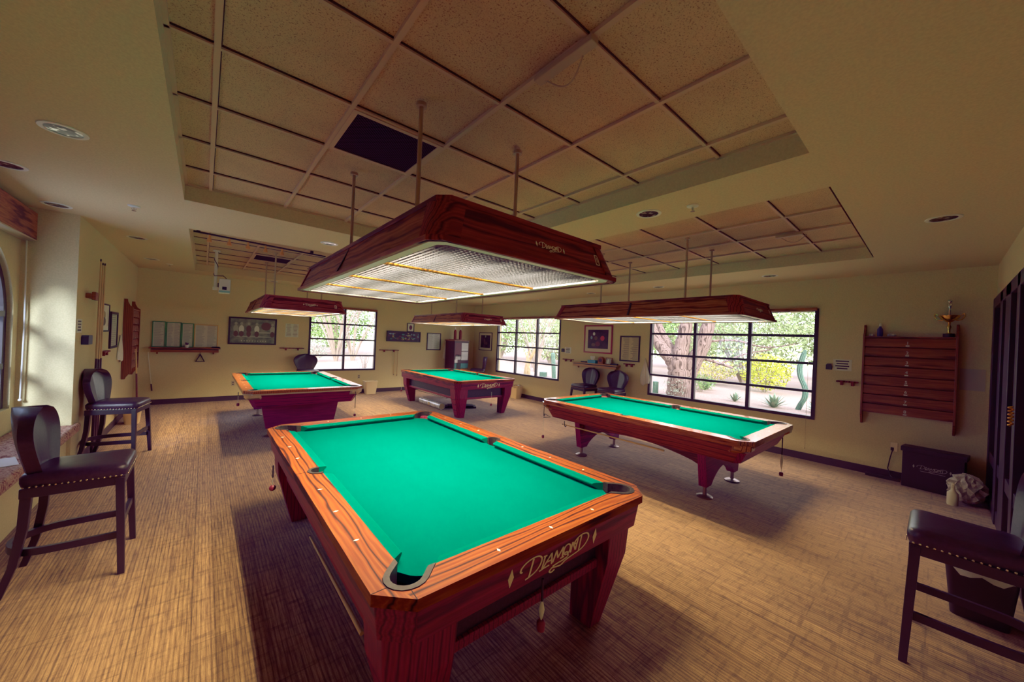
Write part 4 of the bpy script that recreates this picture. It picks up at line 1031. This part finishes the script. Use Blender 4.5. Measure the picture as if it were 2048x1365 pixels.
# floor items
e = thing('plastic_roll','clear plastic wrapped roll lying under the far corner table','roll',(4.27,7.95,.085),0)
mb = MB(); n = 14; R = []
for i in range(25):
    y = -.52+1.04*i/24; R.append([((.075+.008*sin(i*2.3+k*1.7)+.006*sin(k*3+i))*cos(2*pi*k/n), y, (.075+.006*sin(i*1.7+k*2.1))*sin(2*pi*k/n)) for k in range(n)])
mb.ring(R); mb.build('wrapping', M['wrap'], e, 50)
mb = MB(); mb.lathe([(.066,-.002),(.066,.002)],18,(0,-.5225,0),Matrix.Rotation(pi/2,3,'X')); mb.build('core_end', M['tanbin'], e)
mb = MB(); mb.b(-.079,-.074,-.05,.02,-.03,.04); mb.build('label', mk('orange_label',(.75,.42,.06)), e)
slab('flat_case','flat black case lying under the far corner table','case',(4.85,7.55,0),(.75,.30,.06),M['blk'],-.5)
def bin_(label, loc, rz, w0, d0, w1, d1, h, m, bag=None, name='waste_bin'):
    e = thing(name, label, 'waste bin', loc, rz)
    mb = MB(); R = []
    def rr(w,d,z,r=.035):
        ps = []
        for cx,cy,t0 in ((1,1,0),(-1,1,pi/2),(-1,-1,pi),(1,-1,1.5*pi)):
            for i in range(5):
                t = t0+pi/2*i/4; ps.append((cx*(w/2-r)+r*cos(t), cy*(d/2-r)+r*sin(t), z))
        return ps
    mb.ring([rr(w0-.02,d0-.02,.008),rr(w1-.02,d1-.02,h),rr(w1+.015,d1+.015,h),rr(w1+.015,d1+.015,h-.022),rr(w1,d1,h-.024),rr(w0,d0,0),rr(w0*.5,d0*.5,0),rr(w0*.5,d0*.5,.008)], caps=False, loop=True); mb.build('bin_body', m, e, 40)
    if bag:
        mb = MB(); n = 28
        mb.ring([[((w1/2+o+.006*sin(k*2.7))*cos(2*pi*k/n)*1.18,(d1/2+o+.006*sin(k*3.9))*sin(2*pi*k/n)*1.18,z+.012*sin(k*1.9)*s) for k in range(n)] for o,z,s in ((-.04,h-.05,0),(-.03,h+.012,.5),(.0,h+.02,.8),(.015,h-.05,1.5))], caps=False); mb.build('bin_liner', bag, e, 60)
    return e
bin_('cream waste bin under the back window',(3.66,10.45,0),0,.27,.19,.35,.25,.37,mk('cream_plastic',(.75,.60,.38)))
bin_('tan waste bin under the mid right window',(7.06,8.02,0),pi/2,.27,.19,.36,.25,.38,M['tanbin'],glass('clear_liner',(.85,.82,.78),.15))
bin_('tan waste bin behind the second leather stool',(-.88,8.85,0),pi/2,.24,.17,.30,.22,.30,M['tanbin'])
bin_('dark waste bin with white liner behind the cropped bar stool',(3.98,-.22,0),0,.28,.24,.36,.30,.36,M['blk'],mk('white_liner',(.5,.45,.45)))
e = thing('tall_carton','black carton with white logo on the floor by the storefront','carton',(7.15,-.045,0),-.12)
mb = MB(); mb.b(-.10,.10,-.22,.30,0,.47); mb.build('box_body', M['blk'], e, 0, .004)
mb = MB(); mb.hexa([(-.12,-.24,.46),(.11,-.24,.46),(.11,.315,.46),(-.12,.315,.46),(-.12,-.24,.52),(.11,-.24,.52),(.11,.315,.52),(-.12,.315,.52)]); mb.build('lid', M['blk'], e, 0, .004)
logo('maker_logo', lambda u,v,w: (-.1005-w,-u+.04,.285+v), .026, mk('logo_grey',(.38,.34,.36)), e, .001, .17, True, True)
e = thing('white_spray_bottle','white spray bottle on the floor beside the crumpled bag','bottle',(6.68,-.16,0))
mb = MB(); mb.lathe([(.042,0),(.045,.01),(.045,.14),(.02,.17),(.016,.20)],20); mb.build('bottle_body', mk('ivory',(.62,.55,.38)), e, 40)
mb = MB(); mb.lathe([(.018,.20),(.018,.225),(.01,.255)],14); mb.b(-.045,.01,-.008,.008,.225,.245); mb.build('nozzle', bpy.data.materials['ivory'], e, 40)
mb = MB(); n, mm = 22, 12; R = []
for j in range(mm+1):
    t = pi*j/mm; R.append([(( .15*sin(t)+.001)*(1+.30*sin(k*2.1+j*1.3))*cos(2*pi*k/n), (.16*sin(t)+.001)*(1+.28*sin(k*1.7-j*2.0))*sin(2*pi*k/n), .19-.185*cos(t)*(1+.06*sin(k*3+j))) for k in range(n)])
mb.ring(R); o = mb.build('crumpled_bag', noisy('crumpled_plastic',(.34,.30,.28),(.66,.60,.55),22,.35,1.0,5,.5), None, 0); o.location = (6.86,-.265,.012); o.scale = (.85,.85,.9)
tag(o, 'crumpled grey plastic bag lying against the black carton', 'bag')
e = thing('wall_outlet','wall outlet with a black plug and cord by the carton','outlet',(XR,.355,.445))
mb = MB(); mb.b(-.006,-.001,-.035,.035,-.06,.06); mb.build('plate', M['alu'], e, 0, .002)
mb = MB(); mb.b(-.035,-.006,-.0,.03,-.05,-.01); mb.tube([(-.03,.012,-.05),(-.04,.03,-.15),(-.035,.05,-.30),(-.04,.02,-.40),(-.08,-.02,-.435)],.006,6); mb.build('plug_cord', M['blk'], e, 40)
mb = MB(); mb.b(-.03,.03,-.17,.17,0,.035)
for i in range(5): mb.b(-.018,.018,-.14+i*.06,-.10+i*.06,.035,.038)
o = mb.build('power_strip', M['blk'], None, 0, .004); o.location = (7.24,.45,0); tag(o,'black power strip on the carpet below the outlet','power strip')
for x,z,s,lb in ((.56,.40,'B','wall outlet plate under the big framed poster'),(3.42,.47,'B','wall outlet plate above the cream waste bin')):
    e = thing('wall_outlet',lb,'outlet',(x,YB,z)); mb = MB(); mb.b(-.035,.035,-.006,-.001,-.055,.055); mb.build('plate', M['wallplate'] if 'wallplate' in M else M.setdefault('wallplate', mk('beige_plate',(.5,.42,.3))), e, 0, .002)
    mb = MB(); mb.b(-.014,.014,-.008,-.006,.010,.035); mb.b(-.014,.014,-.008,-.006,-.035,-.010); mb.build('socket', M['blk'], e)
# pull cords + head rails on windows
for ax,a0,a1,lb in (('x',1.24,4.01,'raised blind head rail across the widest right window'),('x',6.62,9.35,'raised blind head rail across the mid right window'),('y',2.12,3.85,'raised blind head rail across the back window')):
    e = thing('blind_head_rail', lb, 'blind'); mb = MB()
    if ax == 'x': e.location = (XR-.05,(a0+a1)/2,2.365); L = (a1-a0)/2; mb.b(-.02,.035,-L,L,0,.045)
    else: e.location = ((a0+a1)/2,YB-.05,2.365); L = (a1-a0)/2; mb.b(-L,L,-.02,.035,0,.045)
    mb.build('rail_box', M['lampw'], e, 0, .003)
    mb = MB()
    for i in range(4):
        q = -L+.2+i*(2*L-.4)/3
        if ax == 'x': mb.b(-.022,.03,q-.14,q+.14,-.022,-.003)
        else: mb.b(q-.14,q+.14,-.022,.03,-.022,-.003)
    mb.build('slat_stack', M['white'], e)
    if a0 == 1.24:
        mb = MB(); mb.cyl((.038,-1.30,-2.18),(.038,-1.30,0),.002,.002,6); mb.sph((.038,-1.30,-2.18),.008,(1,1,1.6),8); mb.build('pull_cord', M['rod'], e, 40)

# ------------------------------------------------------------------ outdoors
GZ = .30
mb = MB()
def gz(x, y): return GZ+.03*sin(x*.7)*cos(y*.5)
# ground strips east and north of the building
nx, ny = 40, 50
def grid(x0,x1,y0,y1,nx,ny):
    vs = [[mb.bm.verts.new((x0+(x1-x0)*i/nx, y0+(y1-y0)*j/ny, gz(x0+(x1-x0)*i/nx, y0+(y1-y0)*j/ny))) for j in range(ny+1)] for i in range(nx+1)]
    for i in range(nx):
        for j in range(ny): mb.bm.faces.new((vs[i][j],vs[i+1][j],vs[i+1][j+1],vs[i][j+1]))
grid(XR+.16,46,-25,60,20,40); grid(-25,XR+.16,YB+.16,60,16,24)
o = mb.build('ground_outside', M['gravel'], None, 180); struct(o)
def limb(mb, pts, r0, r1, n=10, wob=.0):
    P = crom(pts, 5); m_ = len(P); mb.tube(P, [(r0+(r1-r0)*i/(m_-1))*(1+wob*sin(i*2.1)) for i in range(m_)], n)
def leaves(mb, c, r, n, size, flat=0):
    for _ in range(n):
        while True:
            p = V((random.uniform(-1,1),random.uniform(-1,1),random.uniform(-1,1)))
            if .15 < p.length < 1: break
        q = V(c)+V((p.x*r[0],p.y*r[1],p.z*r[2])); s = size*random.uniform(.6,1.3)
        a = V((random.gauss(0,1),random.gauss(0,1),random.gauss(0,1))).normalized(); b = a.orthogonal().normalized()
        mb.poly([q-a*s, q-b*s*.35, q+a*s, q+b*s*.35])
# big mesquite outside the wide window
e = thing('mesquite_tree','massive multi-stemmed tree with shaggy bark outside the widest window','tree',(10.4,4.75,GZ-.1))
o_ = V((10.4,4.75,GZ-.1)); L_ = lambda *pts: [V((10.4+x,y,z))-o_ for x,y,z in pts]
mb = MB(); limb(mb, L_((0,4.78,.15),(0,4.80,.5),(.0,4.82,1.0),(0,4.95,1.3),(.0,5.25,1.62),(.05,5.6,2.1),(.1,5.9,3.0)), .33,.12,14,.06)
limb(mb, L_((0,4.72,.2),(-.05,4.7,.8),(-.05,4.75,1.3),(0,4.72,1.8),(.0,4.63,2.4),(.1,4.5,3.6)), .30,.13,14,.06)
limb(mb, L_((.05,4.66,.2),(.05,4.6,.8),(.05,4.42,1.3),(.05,4.2,1.75),(.05,4.05,2.4),(.2,3.7,3.6)), .26,.14,14,.06)
limb(mb, L_((.05,4.95,1.35),(.05,5.12,1.75),(.1,5.42,2.2),(.1,5.7,3.0)), .12,.08,10,.04)
limb(mb, L_((.1,4.3,1.45),(.2,3.9,1.35),(.3,3.5,1.22)), .05,.03,8); limb(mb, L_((.1,4.1,1.9),(.4,3.5,1.95),(.8,2.9,1.8),(1.2,2.3,1.95)), .035,.012,8); limb(mb, L_((.2,3.9,1.25),(.5,3.3,1.6),(.9,2.8,1.75)), .03,.015,8)
tr = mb.build('trunk', M['bark'], e, 60)
mb = MB()
for c, r in (((.6,4.8,3.6),(1.8,2.4,.8)),((.8,2.9,3.0),(1.4,1.2,.6)),((.9,2.0,2.35),(1.0,1.0,.45)),((.9,6.2,3.2),(1.2,1.0,.7)),((1.6,3.3,2.2),(1.0,1.2,.35))): leaves(mb, V((10.4+c[0],c[1],c[2]))-o_, r, 1100, .05)
mb.build('foliage', M['lf_pale'], e)
mb = MB(); leaves(mb, V((10.15,4.75,.55))-o_, (.3,.35,.35), 260, .035); mb.build('creeper', M['lf_grey'], e)
def bush(name, label, loc, r, mt, n, size, stems=9, cat='bush', group=None, sm=None, spread=.8):
    e = thing(name, label, cat, loc, 0, group)
    mb = MB()
    for i in range(stems):
        t = 2*pi*i/stems+random.uniform(-.3,.3); k = random.uniform(.3,spread)
        limb(mb, [(0.05*cos(t),.05*sin(t),-.05),(r[0]*k*.4*cos(t),r[1]*k*.4*sin(t),r[2]*.8),(r[0]*k*cos(t),r[1]*k*sin(t),r[2]*1.9)], .03*r[2],.008*r[2],5)
    mb.build('branches', sm or M['twig'], e, 60)
    if n:
        mb = MB(); leaves(mb, (0,0,r[2]*1.15), r, n, size); mb.build('foliage', mt, e)
    return e
bush('yellow_bush','bright yellow-green flowering bush outside the widest window',(14.5,3.75,GZ),(.75,.75,.62),M['lf_yellow'],1500,.06)
bush('golden_bush','pale golden bush beside the bright yellow-green one',(15.1,5.75,GZ),(.7,.95,.55),M['lf_gold'],1500,.05)
bush('grey_bush','grey twiggy bush behind the curved cactus',(15.2,1.55,GZ),(1.0,.9,.75),M['lf_grey'],1800,.05,14)
bush('green_bush','low green bush beside the big tree trunk',(12.4,5.0,GZ),(.45,.45,.28),M['lf_green'],500,.05)
def agave(name, label, loc, s, n=22, m=None):
    e = thing(name, label, 'agave', loc, 0, 'spiky agave plants'); mb = MB()
    for i in range(n):
        t = i*2.4; el = radians(25+55*(i/n)); L = s*random.uniform(.8,1.05); d = V((cos(t)*cos(el),sin(t)*cos(el),sin(el))); sd = V((-sin(t),cos(t),0))
        R = []
        for k in range(6):
            f = k/5; w = s*.085*(1-f)**.7*(1+1.2*f) + .002; p = d*(L*f)+V((0,0,-L*.10*f*f)); nn = sd.cross(d)
            R.append([p-sd*w, p-nn*w*.25, p+sd*w, p+nn*w*.15])
        mb.ring(R)
    mb.build('leaves', m or M['agave'], e, 40); return e
agave('agave_plant','small agave in the middle of the gravel outside',(11.1,3.55,GZ),.28); agave('agave_plant','large spiky agave at the foot of the curved cactus',(10.9,2.62,GZ),.42,26)
agave('agave_plant','bright agave beside the big tree trunk',(13.2,5.15,GZ),.5); agave('agave_plant','spiky agave nearest the window edge, right of the curved cactus',(10.9,1.75,GZ),.42)
def cactus(label, loc, pts, r, ribs=11, name='cactus'):
    e = thing(name, label, 'cactus', loc); P = crom(pts,6); mb = MB(); R = []; n = ribs*4
    for i,p in enumerate(P):
        f = i/(len(P)-1); rr = r*(min(1,(1-f)*9+.12))**.5
        R.append([p+V((cos(2*pi*k/n)*rr*(1+.10*cos(2*pi*k*ribs/n)), sin(2*pi*k/n)*rr*(1+.10*cos(2*pi*k*ribs/n)), 0)) for k in range(n)])
    mb.ring(R); mb.build('stem', M['cactus'], e, 60)
cactus('tall curving green cactus outside the widest window',(11.1,2.1,GZ),[(0,.09,-.05),(0,.02,.15),(0,-.05,.32),(0,-.05,.55),(0,.04,.80),(0,.07,1.02),(0,.03,1.25),(0,-.02,1.48)],.055)
cactus('small barrel-shaped cactus beside the big tree',(10.4,5.47,GZ),[(0,0,-.02),(0,0,.15),(0,0,.30),(0,0,.36)],.075)
cactus('upright post cactus outside the mid right window',(10.3,9.58,GZ),[(0,-.06,-.02),(0,-.02,.4),(0,.03,.8),(0,.05,1.0)],.075)
cactus('round cactus low in the mid right window',(10.4,10.2,GZ),[(0,0,-.02),(0,0,.08),(0,0,.16),(0,0,.2)],.14)
e = thing('dead_stump','twisted pale dead wood outside the mid right window','dead tree',(10.3,11.05,GZ)); mb = MB()
limb(mb,[(0,0,-.05),(0,-.02,.3),(0,-.1,.6),(0,-.35,.95),(0,-.5,1.25)],.10,.05,9,.1); limb(mb,[(0,.12,-.05),(0,.06,.4),(0,.0,.8),(0,-.15,1.1)],.08,.02,9,.1); limb(mb,[(0,-.12,-.05),(0,-.1,.3),(0,.05,.7),(0,.2,1.0)],.06,.02,9,.1); mb.build('trunk', M['drywood'], e, 60)
def thin_tree(label, loc, h, n, mt, nl=900, lean=.5):
    e = thing('desert_tree', label, 'tree', loc, 0, 'thin desert trees outside'); mb = MB(); tips = []
    for i in range(n):
        t = 2*pi*i/n+random.uniform(-.4,.4); k = random.uniform(.3,1)*h*lean
        p = [(0,0,-.1),(.25*k*cos(t),.25*k*sin(t),h*.35),(.6*k*cos(t),.6*k*sin(t),h*.7),(k*cos(t),k*sin(t),h*random.uniform(.85,1.1))]
        limb(mb,p,.045,.008,6); tips.append(p[-1]); tips.append(p[-2])
        q = V(p[2]); limb(mb,[q,q+V((random.uniform(-.4,.4),random.uniform(-.4,.4),.5)),q+V((random.uniform(-.9,.9),random.uniform(-.9,.9),.9))],.02,.005,5)
    mb.build('branches', M['twig'], e, 60)
    mb = MB()
    for q in tips: leaves(mb, q, (.7,.7,.4), nl//len(tips), .045)
    mb.build('foliage', mt, e); return e
thin_tree('thin-branched tree leaning outside the mid right window',(11.6,11.9,GZ),3.2,8,M['lf_pale'])
thin_tree('thin grey tree beyond the mid right window post',(13.5,14.0,GZ),3.4,8,M['lf_grey'])
thin_tree('spreading bare bush centred in the back window',(5.0,19.2,GZ),3.4,16,M['lf_grey'],500,.75)
thin_tree('second bare bush right of centre in the back window',(5.9,19.6,GZ),3.2,14,M['lf_grey'],400,.7)
bush('pale_shrub','pale grey shrub low in the back window',(4.0,19.0,GZ),(.6,.6,.5),M['lf_grey'],700,.05)
bush('twig_plant','small twiggy plant at the back window corner',(4.35,13.1,GZ),(.3,.3,.35),M['lf_grey'],60,.03,9)
# background thickets
B0 = bush('thicket_bush','',(22,0,GZ),(2.6,2.6,1.7),M['lf_pale'],4200,.11,16,'thicket','background thickets'); B0['label'] = 'dense pale thicket seen between the big trunk and the curved cactus'
B1 = bush('thicket_bush','',(22,6,GZ),(2.4,2.6,2.0),M['lf_green'],4200,.11,16,'thicket','background thickets'); B1['label'] = 'dense green thicket behind the big tree'
B2 = bush('thicket_bush','',(21,10,GZ),(2.4,2.6,1.6),M['lf_grey'],3600,.11,16,'thicket','background thickets'); B2['label'] = 'grey thicket far out beyond the wide window'
B0.location = (17.5,5.3,GZ); B1.location = (17.2,10.8,GZ); B2.location = (17.8,-.2,GZ)
for src,(x,y),s,lb in ((B0,(17.5,16.6),1,'pale thicket low in the mid right window'),(B1,(18,22.5),1.05,'green thicket at the left of the mid right window'),
    (B1,(25,2.5),1.55,'tall green thicket farthest out past the wide window'),(B0,(25.5,11.5),1.55,'tall pale thicket far out behind the big tree'),(B2,(25.5,20.5),1.5,'grey thicket far out past the mid right window'),
    (B0,(1.2,26),1,'pale thicket behind the bare bush at left in the back window'),(B1,(6.9,26.5),1,'green thicket straight behind the bare bushes of the back window'),(B2,(12.6,26.5),1,'grey thicket past the corner of the back window'),(B0,(5.5,35),1.55,'tall pale thicket farthest out past the back window')):
    d = dup(src,(x,y,GZ),random.uniform(0,6),lb); d.scale = (s,s,s)
# low bank closing the horizon
mb = MB(); n = 60; rows = []
for j in range(7):
    f = j/6; rows.append([V((38*cos(t)+3, 42*sin(t)+5, GZ-.3+ (2.2+.7*sin(t*9)+.4*sin(t*23))*sin(f*pi/2)))*1.0+V((cos(t),sin(t),0))*f*6 for t in [radians(-40+170*i/n) for i in range(n+1)]])
mb.ring(rows, closed=False, caps=False); o = mb.build('hills', noisy('desert_scrub',(.42,.44,.28),(.60,.58,.42),.8,.95,.5,6), None, 180); struct(o)

# ------------------------------------------------------------------ light, world, camera
sc = bpy.context.scene
w = bpy.data.worlds.new('sky'); sc.world = w; w.use_nodes = True; nt = w.node_tree
bg = nt.nodes['Background']; bg.inputs[1].default_value = 7.0
tc = nt.nodes.new('ShaderNodeTexCoord'); sx = nt.nodes.new('ShaderNodeSeparateXYZ'); nt.links.new(tc.outputs['Generated'], sx.inputs[0])
nt.links.new(ramp(nt, sx.outputs['Z'], [(.0, (.90,.88,1.04)), (.5, (.82,.84,1.12))]), bg.inputs[0])
def portal(loc, rot, sx_, sy_):
    L = bpy.data.lights.new('window_portal','AREA'); L.shape = 'RECTANGLE'; L.size = sx_; L.size_y = sy_; L.cycles.is_portal = True
    o = bpy.data.objects.new('window_portal', L); COL.objects.link(o); o.location = loc; o.rotation_euler = rot
portal((XR+.09,2.625,1.525),(0,pi/2,0),1.75,2.81); portal((XR+.09,7.985,1.525),(0,pi/2,0),1.75,2.77); portal((2.985,YB+.09,1.525),(-pi/2,0,0),1.77,1.75); portal((AX-.12,AC,1.6),(0,-pi/2,0),1.7,1.5)
S = bpy.data.lights.new('sun','SUN'); S.energy = 14; S.angle = radians(14); S.color = (1.0,.93,.84)
so = bpy.data.objects.new('sun', S); COL.objects.link(so); so.rotation_euler = V((.42,.78,-.42)).to_track_quat('-Z','Y').to_euler()

cam = bpy.data.cameras.new('camera'); co = bpy.data.objects.new('camera', cam); COL.objects.link(co)
yaw, pit, roll = radians(40.39), 0.0, radians(2.5)
f_ = V((sin(yaw),cos(yaw),0)); r_ = V((cos(yaw),-sin(yaw),0)); u_ = V((0,0,1))
rr, uu = r_*cos(roll)+u_*sin(roll), -r_*sin(roll)+u_*cos(roll)
R3 = Matrix((rr, uu, -f_)).transposed(); co.matrix_world = Matrix.Translation((0,0,1.68)) @ R3.to_4x4()
cam.sensor_width = 36; cam.lens = 724.5/2048*36; cam.clip_start = .02; cam.clip_end = 300
sc.camera = co
vs = sc.view_settings; vs.view_transform = 'Standard'; vs.look = 'None'; vs.exposure = 0.0; vs.gamma = 1.25
vs.use_curve_mapping = True
cm = vs.curve_mapping
for ch, pts in ((0, ((.006,.0062),(.03,.031),(.2,.21))), (1, ((.006,.0030),(.03,.0285),(.2,.205))), (2, ((.006,.0095),(.03,.030),(.2,.175)))):
    for q in pts:
        k_ = cm.curves[ch].points.new(*q); k_.handle_type = 'AUTO_CLAMPED'
cm.update()
cy = sc.cycles; cy.use_denoising = True; cy.max_bounces = 7; cy.diffuse_bounces = 5; cy.glossy_bounces = 3; cy.transparent_max_bounces = 12; cy.transmission_bounces = 4
cy.caustics_reflective = False; cy.caustics_refractive = False; cy.sample_clamp_indirect = 6
